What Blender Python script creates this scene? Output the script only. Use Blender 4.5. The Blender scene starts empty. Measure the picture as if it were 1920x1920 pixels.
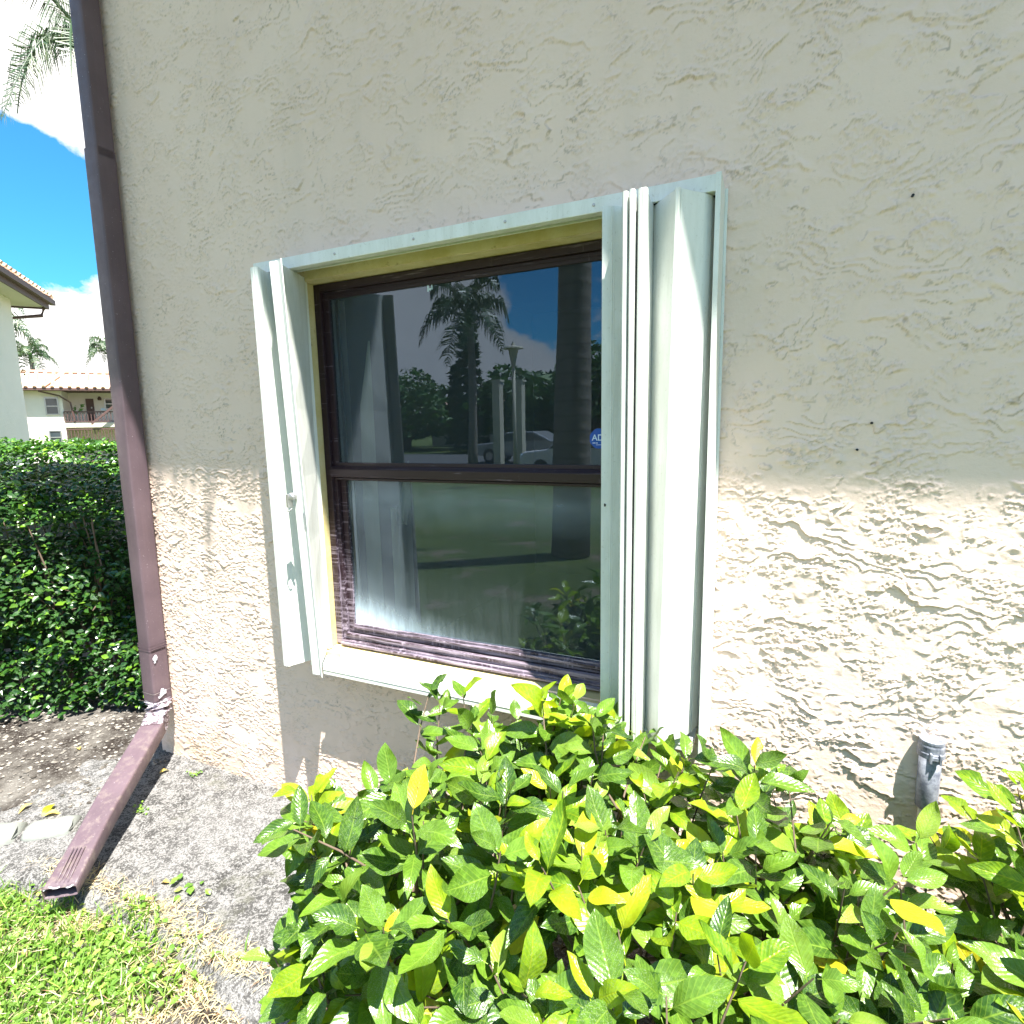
import bpy, bmesh, math, random
import numpy as np
from mathutils import Vector, Matrix, noise as mnoise
from mathutils.bvhtree import BVHTree
random.seed(7); rng = np.random.default_rng(7)
R_ = math.radians
S = bpy.context.scene
COL = S.collection
CZ = 1.52            # camera height over the concrete strip
D = 1.60             # camera distance to the front wall (the wall lies in the plane y = D)

# ------------------------------------------------------------------ camera
FPX = 1062.0
RM = np.array([[0.9080921, 0.0, 0.0]])  # filled just below
_V = np.array([140, 7120, FPX]); _V = _V/np.linalg.norm(_V)
_H = np.array([-2302, -118, FPX]); _H = _H-_V*(_H@_V); _H = _H/np.linalg.norm(_H)
RM = np.stack([-_H, np.cross(-_V, -_H), -_V])
cam_d = bpy.data.cameras.new('camera'); cam = bpy.data.objects.new('camera', cam_d); COL.objects.link(cam)
mw = Matrix.Identity(4)
for i in range(3):
    mw[i][0] = RM[i, 0]; mw[i][1] = -RM[i, 1]; mw[i][2] = -RM[i, 2]
mw[2][3] = CZ
cam.matrix_world = mw
cam_d.sensor_width = 36; cam_d.lens = FPX/1920*36
cam_d.clip_start = 0.02; cam_d.clip_end = 3000
S.camera = cam

def ray(u, v):
    return RM@np.array([u-960, v-960, FPX])
def at(u, v, dist):
    """point at horizontal distance dist in the direction of picture point u, v"""
    d = ray(u, v); h = math.hypot(d[0], d[1])
    return Vector((d[0]/h*dist, d[1]/h*dist, CZ+d[2]/h*dist))

# ------------------------------------------------------------------ light
SUNV = Vector((-1.40, 1.0, -3.9)).normalized()      # direction the light travels
sun_d = bpy.data.lights.new('sun', 'SUN'); sun_d.energy = 5.0; sun_d.angle = R_(0.53); sun_d.color = (1.0, 0.955, 0.88)
sun = bpy.data.objects.new('sun', sun_d); COL.objects.link(sun)
sun.rotation_euler = SUNV.to_track_quat('-Z', 'Y').to_euler(); sun.location = (3, -3, 9)
S.view_settings.view_transform = 'Standard'; S.view_settings.look = 'None'
S.view_settings.exposure = 1.94; S.view_settings.gamma = 1.0
S.view_settings.use_curve_mapping = False
S.cycles.max_bounces = 7; S.cycles.transparent_max_bounces = 16; S.cycles.diffuse_bounces = 4
S.cycles.sample_clamp_indirect = 8
try: S.cycles.use_denoising = True
except Exception: pass

class G:
    """tiny node-graph helper"""
    def __init__(s, nt): s.nt = nt; nt.nodes.clear()
    def n(s, t, props=None, **ins):
        nd = s.nt.nodes.new(t)
        for k, v in (props or {}).items(): setattr(nd, k, v)
        for k, v in ins.items():
            key = int(k[1:]) if k[0] == 'i' and k[1:].isdigit() else k.replace('_', ' ')
            sock = nd.inputs[key]
            if isinstance(v, bpy.types.NodeSocket): s.nt.links.new(v, sock)
            else: sock.default_value = v
        return nd
    def link(s, a, b): s.nt.links.new(a, b)
    def math(s, op, a, b=0.0, clamp=False, c=None):
        kw = dict(i0=a, i1=b)
        if c is not None: kw['i2'] = c
        return s.n('ShaderNodeMath', dict(operation=op, use_clamp=clamp), **kw).outputs[0]
    def ramp(s, fac, stops, interp='LINEAR'):
        nd = s.n('ShaderNodeValToRGB', i0=fac); r = nd.color_ramp; r.interpolation = interp
        while len(r.elements) < len(stops): r.elements.new(0.5)
        for e, (p, c) in zip(r.elements, stops):
            e.position = p; e.color = (c, c, c, 1) if isinstance(c, (int, float)) else (*c, 1)
        return nd.outputs[0]
    def mix(s, f, a, b, mode='MIX'):
        a = (*a, 1) if isinstance(a, tuple) and len(a) == 3 else a
        b = (*b, 1) if isinstance(b, tuple) and len(b) == 3 else b
        nd = s.n('ShaderNodeMix', dict(data_type='RGBA', blend_type=mode))
        for k, v in ((0, f), (6, a), (7, b)):
            if isinstance(v, bpy.types.NodeSocket): s.nt.links.new(v, nd.inputs[k])
            else: nd.inputs[k].default_value = v
        return nd.outputs[2]
    def noise(s, vec, scale, detail=4, rough=0.55, dist=0.0, out=0):
        return s.n('ShaderNodeTexNoise', Vector=vec, Scale=scale, Detail=detail, Roughness=rough, Distortion=dist).outputs[out]
    def mapping(s, vec, scale=(1, 1, 1), loc=(0, 0, 0), rot=(0, 0, 0)):
        return s.n('ShaderNodeMapping', Vector=vec, Location=loc, Rotation=rot, Scale=scale).outputs[0]

# sky: Nishita with a procedural layer of summer cumulus
W = bpy.data.worlds.new('World'); S.world = W; W.use_nodes = True
g = G(W.node_tree)
sky = g.n('ShaderNodeTexSky', dict(sky_type='NISHITA', sun_disc=False, sun_elevation=R_(66), sun_rotation=math.atan2(1.40, -1.0),
                                   altitude=0, air_density=1.0, dust_density=0.35, ozone_density=2.5))
dirv = g.n('ShaderNodeTexCoord').outputs['Generated']
sep = g.n('ShaderNodeSeparateXYZ', i0=dirv)
zc = g.math('MAXIMUM', sep.outputs[2], 0.0)
nz = g.noise(g.mapping(dirv, (1, 1, 1.9), (0.35, 1.2, 0.4)), 2.6, 9, 0.56, 0.15)
nb = g.noise(g.mapping(dirv, (1, 1, 1.3), (2.2, 0.6, 0.1)), 6.5, 7, 0.55, 0.3)
def blob(u, v, rad, amp, real=True):
    d = ray(u, v)
    if not real: d[1] = -d[1]
    d = d/np.linalg.norm(d)
    dist = g.n('ShaderNodeVectorMath', dict(operation='DISTANCE'), i0=dirv, i1=tuple(d)).outputs['Value']
    return g.math('MULTIPLY', g.math('SUBTRACT', 1.0, g.math('DIVIDE', dist, rad), clamp=True), amp)
bank = g.math('MULTIPLY', g.math('SUBTRACT', 1.0, g.math('DIVIDE', zc, 0.19), clamp=True), 0.75)
nf = g.noise(g.mapping(dirv, (1, 1, 1.4), (4.2, 1.6, 2.1)), 17.0, 6, 0.6, 0.2)
tot = g.math('ADD', g.math('ADD', g.math('MULTIPLY', nz, 0.85), g.math('ADD', g.math('MULTIPLY', nb, 0.38), g.math('MULTIPLY', g.math('SUBTRACT', nf, 0.36), 0.36))), bank)
for a in ((60, 60, .30, .42), (150, 150, .2, .25), (120, 640, .2, .5), (90, 350, .17, -.45), (10, 420, .15, -.4)):
    tot = g.math('ADD', tot, blob(*a))
for a in ((740, 560, .26, .30), (900, 530, .16, .16), (1000, 575, .17, -.30), (760, 650, .12, .15), (960, 690, .12, .2), (1110, 560, .07, .2)):
    tot = g.math('ADD', tot, blob(*a, real=False))
cl = g.ramp(tot, [(0.68, 0.0), (0.75, 0.8), (0.84, 1.0)])
cshade = g.ramp(g.noise(g.mapping(dirv, (1, 1, 2.2), (0.3, 1.15, 0.52)), 5.0, 6, 0.6), [(0.3, 0.68), (0.62, 1.0)])
ccol = g.mix(cshade, (6.6, 6.7, 7.1), (9.6, 9.3, 8.9))
skyc = g.mix(1.0, sky.outputs[0], (0.38, 1.17, 1.42), 'MULTIPLY')
g.n('ShaderNodeOutputWorld', Surface=g.n('ShaderNodeBackground', Color=g.mix(cl, skyc, ccol), Strength=0.05).outputs[0])

# ------------------------------------------------------------------ materials
MATS = {}
def pmat(name, build=None, color=(.5, .5, .5), rough=0.6, metal=0.0, spec=0.5, coords='Object', **extra):
    if name in MATS: return MATS[name]
    m = bpy.data.materials.new(name); m.use_nodes = True; g = G(m.node_tree)
    bs = g.n('ShaderNodeBsdfPrincipled')
    bs.inputs['Base Color'].default_value = (*color, 1); bs.inputs['Roughness'].default_value = rough
    bs.inputs['Metallic'].default_value = metal; bs.inputs['Specular IOR Level'].default_value = spec
    out = g.n('ShaderNodeOutputMaterial', Surface=bs.outputs[0])
    tc = g.n('ShaderNodeTexCoord')
    if build: build(g, bs, tc, out)
    MATS[name] = m
    return m
def bump(g, bs, h, strength=0.5, dist=0.01):
    b = g.n('ShaderNodeBump', Strength=strength, Distance=dist, Height=h)
    g.link(b.outputs[0], bs.inputs['Normal'])

def _stucco(g, bs, tc, out):
    P = g.n('ShaderNodeNewGeometry').outputs['Position']
    base = g.mix(g.ramp(g.noise(P, 1.3, 5, 0.6), [(0.3, 0.0), (0.7, 1.0)]), (0.735, 0.572, 0.478), (0.805, 0.642, 0.540))
    streak = g.noise(g.mapping(P, (9, 9, 0.7)), 1.0, 5, 0.6)
    base = g.mix(g.ramp(streak, [(0.54, 0.0), (0.78, 0.12)]), base, (0.40, 0.37, 0.30))
    z = g.n('ShaderNodeSeparateXYZ', i0=P).outputs[2]
    low = g.math('MULTIPLY', g.math('SUBTRACT', 1.0, g.math('DIVIDE', z, 0.45), clamp=True), g.ramp(g.noise(P, 7, 5, 0.65), [(0.42, 0.0), (0.62, 1.0)]))
    base = g.mix(g.math('MULTIPLY', low, 0.45), base, (0.42, 0.31, 0.15))
    shd_ = g.n('ShaderNodeAttribute', dict(attribute_name='ledge_shade')).outputs['Fac']  # shade below the trowel ledges, painted into the wall colour
    base = g.mix(g.math('MULTIPLY', shd_, g.ramp(g.noise(P, 6, 4, .6), [(.3, .12), (.7, .70)])), base, (0.235, 0.19, 0.135))
    spk = g.ramp(g.noise(P, 160, 2, 0.5), [(0.70, 0.0), (0.76, 1.0)])
    base = g.mix(g.math('MULTIPLY', spk, 0.25), base, (0.32, 0.29, 0.24))
    g.link(base, bs.inputs['Base Color'])
    h = g.math('ADD', g.math('MULTIPLY', g.noise(P, 330, 3, 0.6), 0.5), g.noise(P, 90, 4, 0.6))
    bump(g, bs, h, 0.42, 0.0024)
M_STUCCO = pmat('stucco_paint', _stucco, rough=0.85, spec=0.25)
def _stucco_far(g, bs, tc, out):
    P = tc.outputs['Object']
    g.link(g.mix(g.noise(P, 1.2, 5, 0.6), (0.68, 0.62, 0.57), (0.80, 0.74, 0.69)), bs.inputs['Base Color'])
    n = g.noise(P, 14, 7, 0.65, 0.4)
    bump(g, bs, n, 0.6, 0.02)
M_STUCCO_FAR = pmat('stucco_far', _stucco_far, rough=0.9, spec=0.2)
def _reveal(g, bs, tc, out):
    P = g.n('ShaderNodeNewGeometry').outputs['Position']
    c = g.mix(g.ramp(g.noise(P, 9, 6, 0.7), [(0.35, 0.0), (0.65, 1.0)]), (0.52, 0.43, 0.19), (0.62, 0.54, 0.31))
    c = g.mix(g.ramp(g.noise(P, 28, 5, 0.7), [(0.60, 0.0), (0.72, 0.6)]), c, (0.22, 0.14, 0.06))
    g.link(c, bs.inputs['Base Color']); bump(g, bs, g.noise(P, 60, 5, 0.6), 0.4, 0.004)
M_REVEAL = pmat('cream_reveal_paint', _reveal, rough=0.75, spec=0.3)
def _alum(g, bs, tc, out):
    P = g.n('ShaderNodeNewGeometry').outputs['Position']
    c = g.mix(g.ramp(g.noise(g.mapping(P, (8, 8, 2)), 3, 5, 0.65), [(0.4, 0.0), (0.75, 1.0)]), (0.75, 0.77, 0.735), (0.63, 0.65, 0.60))
    c = g.mix(g.ramp(g.noise(P, 130, 3, 0.6), [(0.62, 0.0), (0.74, 0.45)]), c, (0.42, 0.40, 0.33))
    c = g.mix(g.ramp(g.noise(g.mapping(P, (40, 40, 2.2)), 1.0, 6, 0.75), [(0.55, 0.0), (0.78, 0.40)]), c, (0.44, 0.43, 0.36))
    g.link(c, bs.inputs['Base Color'])
    g.link(g.ramp(g.noise(P, 20, 4, 0.6), [(0.3, 0.32), (0.7, 0.5)]), bs.inputs['Roughness'])
    bump(g, bs, g.noise(g.mapping(P, (1, 1, .12)), 260, 2, 0.5), 0.08, 0.001)
M_ALUM = pmat('white_powder_coat', _alum, rough=0.4, spec=0.5)
def _brownframe(g, bs, tc, out):
    P = g.n('ShaderNodeNewGeometry').outputs['Position']
    st = g.noise(g.mapping(P, (3.0, 40, 60)), 1.6, 6, 0.7)
    st2 = g.noise(g.mapping(P, (60, 60, 4)), 1.2, 5, 0.7)
    z = g.n('ShaderNodeSeparateXYZ', i0=P).outputs[2]
    lowz = g.math('SUBTRACT', 1.0, g.math('DIVIDE', g.math('SUBTRACT', z, 0.62), 0.75), clamp=True)
    th = g.math('ADD', g.math('MAXIMUM', st, g.math('SUBTRACT', st2, 0.06)), g.math('MULTIPLY', lowz, 0.22))
    f = g.ramp(th, [(0.60, 0.0), (0.68, 0.30), (0.80, 0.9)])
    c = g.mix(f, (0.022, 0.010, 0.015), (0.34, 0.29, 0.36))
    g.link(c, bs.inputs['Base Color']); bump(g, bs, st, 0.25, 0.002)
M_FRAME = pmat('chalky_brown_frame', _brownframe, rough=0.5, spec=0.45)
def _downspout(g, bs, tc, out, scuff=0.0):
    P = g.n('ShaderNodeNewGeometry').outputs['Position']
    c = g.mix(g.ramp(g.noise(P, 6, 5, 0.6), [(0.35, 0.0), (0.65, 1.0)]), (0.092, 0.063, 0.076), (0.118, 0.082, 0.098))
    c = g.mix(g.ramp(g.noise(g.mapping(P, (60, 60, 1.2)), 1.0, 5, 0.7), [(0.5, 0.0), (0.8, 0.25)]), c, (0.17, 0.115, 0.13))
    c = g.mix(g.ramp(g.noise(P, 210, 2, 0.5), [(0.73, 0.0), (0.76, 0.8)]), c, (0.55, 0.52, 0.55))
    dirt = g.math('MULTIPLY', g.ramp(g.noise(P, 22, 6, .75), [(.5, 0.), (.62, 1.)]), g.math('SUBTRACT', 1.0, g.math('DIVIDE', g.n('ShaderNodeSeparateXYZ', i0=P).outputs[2], 0.45), clamp=True))
    c = g.mix(g.math('MULTIPLY', dirt, .55), c, (0.24, 0.20, 0.17))
    if scuff:
        n = g.ramp(g.noise(g.mapping(P, (1, 1, 2.5)), 34, 6, 0.75), [(0.60-scuff, 0.0), (0.66-scuff, 1.0)])
        c = g.mix(n, c, (0.62, 0.57, 0.64))
    g.link(c, bs.inputs['Base Color'])
    g.link(g.ramp(g.noise(P, 30, 4, 0.6), [(0.3, 0.38), (0.7, 0.6)]), bs.inputs['Roughness'])
    bump(g, bs, g.noise(P, 40, 4, 0.6), 0.12, 0.003)
M_DSP = pmat('brown_gutter_paint', _downspout, rough=0.45)
M_DSP2 = pmat('scuffed_brown_gutter_paint', lambda *a: _downspout(*a, scuff=0.13), rough=0.5)
M_DSP3 = pmat('flaking_white_patch', lambda g, bs, tc, o: g.link(g.mix(g.noise(tc.outputs['Object'], 60, 4, .7), (.45, .44, .5), (.75, .74, .8)), bs.inputs['Base Color']), rough=0.7)
M_DARK = pmat('black_rubber', color=(0.012, 0.011, 0.013), rough=0.6)
M_STEEL = pmat('dull_steel', lambda g, bs, tc, o: g.link(g.mix(g.noise(tc.outputs['Object'], 90, 4, .7), (.30, .29, .29), (.62, .61, .6)), bs.inputs['Base Color']), rough=0.35, metal=0.8)
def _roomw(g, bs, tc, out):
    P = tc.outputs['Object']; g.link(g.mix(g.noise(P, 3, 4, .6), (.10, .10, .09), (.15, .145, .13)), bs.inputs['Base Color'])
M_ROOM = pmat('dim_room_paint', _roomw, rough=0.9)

def _glass(m, dirt):
    m.use_nodes = True; g = G(m.node_tree)
    P = g.n('ShaderNodeNewGeometry').outputs['Position']
    fr = g.n('ShaderNodeFresnel', IOR=1.52)
    k = g.math('MULTIPLY', fr.outputs[0], 2.5, clamp=True)
    bn = g.n('ShaderNodeBump', Strength=0.02, Distance=0.004, Height=g.noise(P, 3.2, 2, 0.5))
    gl = g.n('ShaderNodeBsdfGlossy', Color=(0.62, 0.78, 1.0, 1), Roughness=0.0, Normal=bn.outputs[0])
    tr = g.n('ShaderNodeBsdfTransparent', Color=(0.52, 0.60, 0.60, 1))
    mx = g.n('ShaderNodeMixShader', i0=k); g.link(tr.outputs[0], mx.inputs[1]); g.link(gl.outputs[0], mx.inputs[2])
    # mineral film and hard-water haze on the glass
    x, y, z = g.n('ShaderNodeSeparateXYZ', i0=P).outputs
    film = g.math('MULTIPLY', g.ramp(g.noise(g.mapping(P, (30, 30, 1.6)), 1.0, 5, 0.7), [(0.20, 0.35), (0.80, 1.0)]), 0.06 if dirt else 0.045)
    f = film
    if dirt:
        wob = g.math('MULTIPLY', g.math('SUBTRACT', g.noise(g.mapping(P, (55, 1, 9)), 1.0, 6, 0.7), 0.5), 0.10)
        # hard-water deposit: thick in the low left corner, thinning along the bottom edge
        edge = g.math('ADD', g.math('MULTIPLY', g.math('SUBTRACT', x, -1.475), 0.16), g.math('SUBTRACT', z, CZ-0.750))
        edge = g.math('ADD', edge, wob)
        cor = g.math('SUBTRACT', 1.0, g.math('DIVIDE', edge, 0.15), clamp=True)
        cor = g.math('MULTIPLY', g.math('POWER', cor, 1.6), g.math('SUBTRACT', 1.0, g.math('DIVIDE', g.math('SUBTRACT', x, -1.475), 0.75), clamp=True))
        soft = g.math('SUBTRACT', 1.0, g.math('DIVIDE', g.math('ADD', g.math('SUBTRACT', x, -1.475), g.math('SUBTRACT', z, CZ-0.750)), 0.32), clamp=True)
        band = g.math('SUBTRACT', 1.0, g.math('DIVIDE', g.math('ABSOLUTE', g.math('SUBTRACT', z, CZ-0.25)), 0.12), clamp=True)
        f = g.math('ADD', film, g.math('MULTIPLY', cor, 0.95))
        f = g.math('ADD', f, g.math('MULTIPLY', soft, 0.16))
        f = g.math('ADD', f, g.math('MULTIPLY', g.math('MULTIPLY', band, g.noise(g.mapping(P, (5, 5, 9)), 2.0, 5, 0.7)), 0.30), clamp=True)
    df = g.n('ShaderNodeBsdfDiffuse', Color=(0.52, 0.66, 0.76, 1))
    m2 = g.n('ShaderNodeMixShader', i0=f); g.link(mx.outputs[0], m2.inputs[1]); g.link(df.outputs[0], m2.inputs[2])
    g.n('ShaderNodeOutputMaterial', Surface=m2.outputs[0])
    return m
M_GLASS = _glass(bpy.data.materials.new('window_glass'), False)
M_GLASS2 = _glass(bpy.data.materials.new('window_glass_hard_water'), True)
M_DARKGLASS = pmat('far_window_glass', color=(0.03, 0.045, 0.055), rough=0.06, spec=0.8)

def _leaf(name, ca, cb, cy, transl, rough=0.32, spots=0.0, veins=True):
    m = bpy.data.materials.new(name); m.use_nodes = True; g = G(m.node_tree)
    uv = g.n('ShaderNodeTexCoord').outputs['UV']
    ge = g.n('ShaderNodeNewGeometry'); oi = g.n('ShaderNodeObjectInfo')
    r = g.math('FRACT', g.math('ADD', ge.outputs['Random Per Island'], oi.outputs['Random']))
    r2 = g.math('FRACT', g.math('MULTIPLY', r, 7.31))
    P = ge.outputs['Position']
    c = g.mix(r, ca, cb)
    c = g.mix(g.ramp(r2, [(0.80, 0.0), (0.95, 1.0)]), c, cy)
    u, v, _ = g.n('ShaderNodeSeparateXYZ', i0=uv).outputs
    h = None
    if veins:
        au = g.math('ABSOLUTE', g.math('SUBTRACT', u, 0.5))
        mid = g.math('SUBTRACT', 1.0, g.math('DIVIDE', au, 0.045), clamp=True)
        w = g.math('SINE', g.math('MULTIPLY', g.math('SUBTRACT', v, g.math('MULTIPLY', au, 0.55)), 62.0))
        vein = g.math('MULTIPLY', g.ramp(w, [(0.75, 0.0), (1.0, 1.0)]), 0.45)
        allv = g.math('MAXIMUM', mid, vein)
        c = g.mix(g.math('MULTIPLY', allv, 0.60), c, cy)
        h = g.math('SUBTRACT', g.math('MULTIPLY', w, 0.5), g.math('MULTIPLY', mid, 2.0))
    mott = g.noise(P, 95, 4, 0.6)
    c = g.mix(g.ramp(mott, [(0.45, 0.0), (0.75, 0.35)]), c, tuple(min(1, x*1.9+.01) for x in cb))
    dust = g.math('MULTIPLY', g.ramp(g.noise(P, 620, 3, 0.65), [(0.56, 0.0), (0.66, 1.0)]), g.ramp(g.noise(P, 14, 3, 0.5), [(0.45, 0.0), (0.6, 0.55)]))
    c = g.mix(dust, c, (0.30, 0.34, 0.27))
    if spots:
        c = g.mix(g.ramp(g.noise(P, 70, 4, 0.7), [(0.62-spots, 0.0), (0.70-spots, 0.9)]), c, (0.16, 0.07, 0.015))
    bs = g.n('ShaderNodeBsdfPrincipled', Base_Color=c, Roughness=g.math('ADD', rough, g.math('MULTIPLY', dust, 0.35)))
    bs.inputs['Specular IOR Level'].default_value = 0.55
    if h is not None:
        hh = g.math('ADD', g.math('MULTIPLY', h, 0.25), mott)
        bump(g, bs, hh, 0.55, 0.0020)
    tl = g.n('ShaderNodeBsdfTranslucent', Color=g.mix(1.0, c, (1.15, 1.25, 0.35), 'MULTIPLY'))
    mx = g.n('ShaderNodeMixShader', i0=transl); g.link(bs.outputs[0], mx.inputs[1]); g.link(tl.outputs[0], mx.inputs[2])
    g.n('ShaderNodeOutputMaterial', Surface=mx.outputs[0])
    return m
M_LEAF = [_leaf('mature_leaf', (0.020, 0.062, 0.009), (0.112, 0.215, 0.018), (0.22, 0.33, 0.04), 0.24, 0.27),
          _leaf('young_leaf', (0.085, 0.20, 0.012), (0.27, 0.39, 0.012), (0.42, 0.46, 0.02), 0.42, 0.30),
          _leaf('yellow_leaf', (0.44, 0.44, 0.015), (0.55, 0.50, 0.02), (0.55, 0.30, 0.04), 0.42, 0.42, spots=0.03)]
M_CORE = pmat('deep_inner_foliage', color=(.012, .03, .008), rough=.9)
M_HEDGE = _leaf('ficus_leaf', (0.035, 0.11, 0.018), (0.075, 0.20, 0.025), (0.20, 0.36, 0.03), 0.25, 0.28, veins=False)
M_HEDGE_SHADE = _leaf('shaded_ficus_leaf', (0.010, 0.040, 0.008), (0.028, 0.085, 0.012), (0.13, 0.26, 0.02), 0.16, 0.24, veins=False)  # near hedge: ficus leaf copy with shade put into its darker greens
M_PALM = _leaf('palm_leaflet', (0.022, 0.055, 0.022), (0.045, 0.09, 0.03), (0.10, 0.12, 0.045), 0.15, 0.45, veins=False)
M_TREE = _leaf('tree_foliage', (0.03, 0.085, 0.018), (0.055, 0.14, 0.025), (0.09, 0.18, 0.03), 0.25, 0.5, veins=False)
M_CONIFER = _leaf('conifer_foliage', (0.025, 0.06, 0.022), (0.04, 0.09, 0.03), (0.06, 0.11, 0.04), 0.15, 0.6, veins=False)
M_CLOVER = _leaf('lawn_leaf', (0.085, 0.19, 0.025), (0.19, 0.34, 0.045), (0.40, 0.48, 0.11), 0.35, 0.4, veins=False)
M_STRAW = _leaf('dry_straw', (0.48, 0.38, 0.22), (0.62, 0.52, 0.33), (0.30, 0.15, 0.08), 0.25, 0.7, veins=False)
M_DEADLEAF = _leaf('dead_leaf', (0.42, 0.26, 0.08), (0.62, 0.48, 0.10), (0.30, 0.12, 0.04), 0.2, 0.6, spots=0.04)
def _bark(g, bs, tc, out, a=(0.10, 0.065, 0.045), b=(0.20, 0.15, 0.11)):
    P = g.n('ShaderNodeNewGeometry').outputs['Position']
    n = g.noise(g.mapping(P, (1, 1, 0.4)), 60, 5, 0.65)
    g.link(g.mix(n, a, b), bs.inputs['Base Color']); bump(g, bs, n, 0.5, 0.004)
M_BARK = pmat('twig_bark', _bark, rough=0.85)
def _palmbark(g, bs, tc, out):
    P = g.n('ShaderNodeNewGeometry').outputs['Position']
    z = g.n('ShaderNodeSeparateXYZ', i0=P).outputs[2]
    ring = g.math('SINE', g.math('ADD', g.math('MULTIPLY', z, 38.0), g.math('MULTIPLY', g.noise(P, 3, 4, .6), 4)))
    n = g.noise(P, 9, 6, 0.65)
    c = g.mix(n, (0.13, 0.11, 0.09), (0.30, 0.27, 0.23)); c = g.mix(g.ramp(ring, [(0.8, 0.0), (1.0, 0.6)]), c, (0.08, 0.065, 0.05))
    g.link(c, bs.inputs['Base Color']); bump(g, bs, g.math('ADD', g.math('MULTIPLY', ring, .35), n), 0.5, 0.008)
M_PALMBARK = pmat('palm_bark', _palmbark, rough=0.9)

def _concrete(g, bs, tc, out):
    P = g.n('ShaderNodeNewGeometry').outputs['Position']
    big = g.noise(P, 2.4, 6, 0.65, 0.4)
    med = g.noise(P, 17, 6, 0.7, 0.3)
    fine = g.noise(P, 120, 5, 0.75)
    sp = g.noise(P, 330, 3, 0.7)
    c = g.mix(g.ramp(g.math('ADD', g.math('MULTIPLY', big, 0.6), g.math('MULTIPLY', med, 0.4)), [(0.40, 0.0), (0.60, 1.0)]), (0.045, 0.044, 0.043), (0.125, 0.122, 0.120))
    blotch = g.ramp(g.math('ADD', g.math('MULTIPLY', fine, 0.75), g.math('MULTIPLY', med, 0.35)), [(0.525, 0.0), (0.565, 1.0)])
    c = g.mix(g.math('MULTIPLY', blotch, 0.75), c, (0.29, 0.285, 0.28))
    c = g.mix(g.ramp(sp, [(0.53, 0.0), (0.60, 0.85)]), c, (0.045, 0.043, 0.04))
    moss = g.math('MULTIPLY', g.ramp(g.noise(P, 5.5, 5, 0.7), [(0.57, 0.0), (0.68, 1.0)]), 0.6)
    c = g.mix(moss, c, (0.10, 0.10, 0.075))
    g.link(c, bs.inputs['Base Color'])
    bump(g, bs, g.math('ADD', g.math('MULTIPLY', fine, 1.0), g.math('MULTIPLY', sp, 0.5)), 0.8, 0.006)
M_CONC = pmat('weathered_concrete', _concrete, rough=0.95, spec=0.2)
def _soil(g, bs, tc, out):
    P = g.n('ShaderNodeNewGeometry').outputs['Position']
    a = g.noise(P, 4, 6, 0.7); b = g.noise(P, 70, 5, 0.75); f = g.noise(P, 210, 3, 0.7)
    c = g.mix(g.ramp(a, [(0.4, 0.0), (0.62, 1.0)]), (0.040, 0.032, 0.027), (0.20, 0.185, 0.165))
    c = g.mix(g.ramp(b, [(0.56, 0.0), (0.63, 0.8)]), c, (0.34, 0.325, 0.30))
    c = g.mix(g.ramp(f, [(0.60, 0.0), (0.68, 0.7)]), c, (0.045, 0.035, 0.03))
    g.link(c, bs.inputs['Base Color']); bump(g, bs, g.math('ADD', b, f), 0.9, 0.012)
M_SOIL = pmat('sandy_soil', _soil, rough=0.95, spec=0.15)
def _lawn(g, bs, tc, out):
    P = g.n('ShaderNodeNewGeometry').outputs['Position']
    a = g.noise(P, 0.55, 6, 0.65); b = g.noise(P, 45, 6, 0.75); d = g.noise(P, 1.7, 5, 0.6)
    c = g.mix(g.ramp(b, [(0.35, 0.0), (0.65, 1.0)]), (0.045, 0.072, 0.020), (0.115, 0.155, 0.045))
    c = g.mix(g.ramp(d, [(0.56, 0.0), (0.68, 0.8)]), c, g.mix(b, (0.16, 0.12, 0.09), (0.30, 0.24, 0.19)))
    c = g.mix(g.ramp(a, [(0.5, 0.0), (0.7, 0.5)]), c, (0.16, 0.20, 0.05))
    g.link(c, bs.inputs['Base Color']); bump(g, bs, b, 1.0, 0.03)
M_LAWN = pmat('patchy_lawn', _lawn, rough=0.95, spec=0.15)
def _asph(g, bs, tc, out):
    P = g.n('ShaderNodeNewGeometry').outputs['Position']
    g.link(g.mix(g.noise(P, 1.1, 6, .7), (0.07, 0.07, 0.073), (0.12, 0.12, 0.12)), bs.inputs['Base Color']); bump(g, bs, g.noise(P, 90, 4, .7), .4, .01)
M_ASPH = pmat('worn_asphalt', _asph, rough=0.9)
def _tile(g, bs, tc, out):
    P = g.n('ShaderNodeNewGeometry').outputs['Position']; oi = g.n('ShaderNodeNewGeometry').outputs['Random Per Island']
    c = g.mix(oi, (0.54, 0.30, 0.19), (0.66, 0.46, 0.36)); c = g.mix(g.ramp(g.noise(P, 2.5, 6, .7), [(0.5, 0.0), (0.7, 0.6)]), c, (0.58, 0.46, 0.38))
    g.link(c, bs.inputs['Base Color'])
M_TILE = pmat('clay_roof_tile', _tile, rough=0.85)
M_BROWN = pmat('brown_trim_paint', lambda g, bs, tc, o: g.link(g.mix(g.noise(tc.outputs['Object'], 3, 4, .7), (.075, .038, .034), (.11, .06, .055)), bs.inputs['Base Color']), rough=0.6)
M_SOFFIT = pmat('soffit_paint', lambda g, bs, tc, o: g.link(g.mix(g.noise(tc.outputs['Object'], 4, 4, .7), (.50, .47, .37), (.58, .55, .44)), bs.inputs['Base Color']), rough=0.85)
M_PVC = pmat('grey_pvc', lambda g, bs, tc, o: (g.link(g.mix(g.ramp(g.noise(g.n('ShaderNodeNewGeometry').outputs['Position'], 42, 5, .7), [(.35, 0.), (.65, 1.)]), (.085, .095, .125), (.27, .29, .34)), bs.inputs['Base Color'])), rough=0.5)
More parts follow.
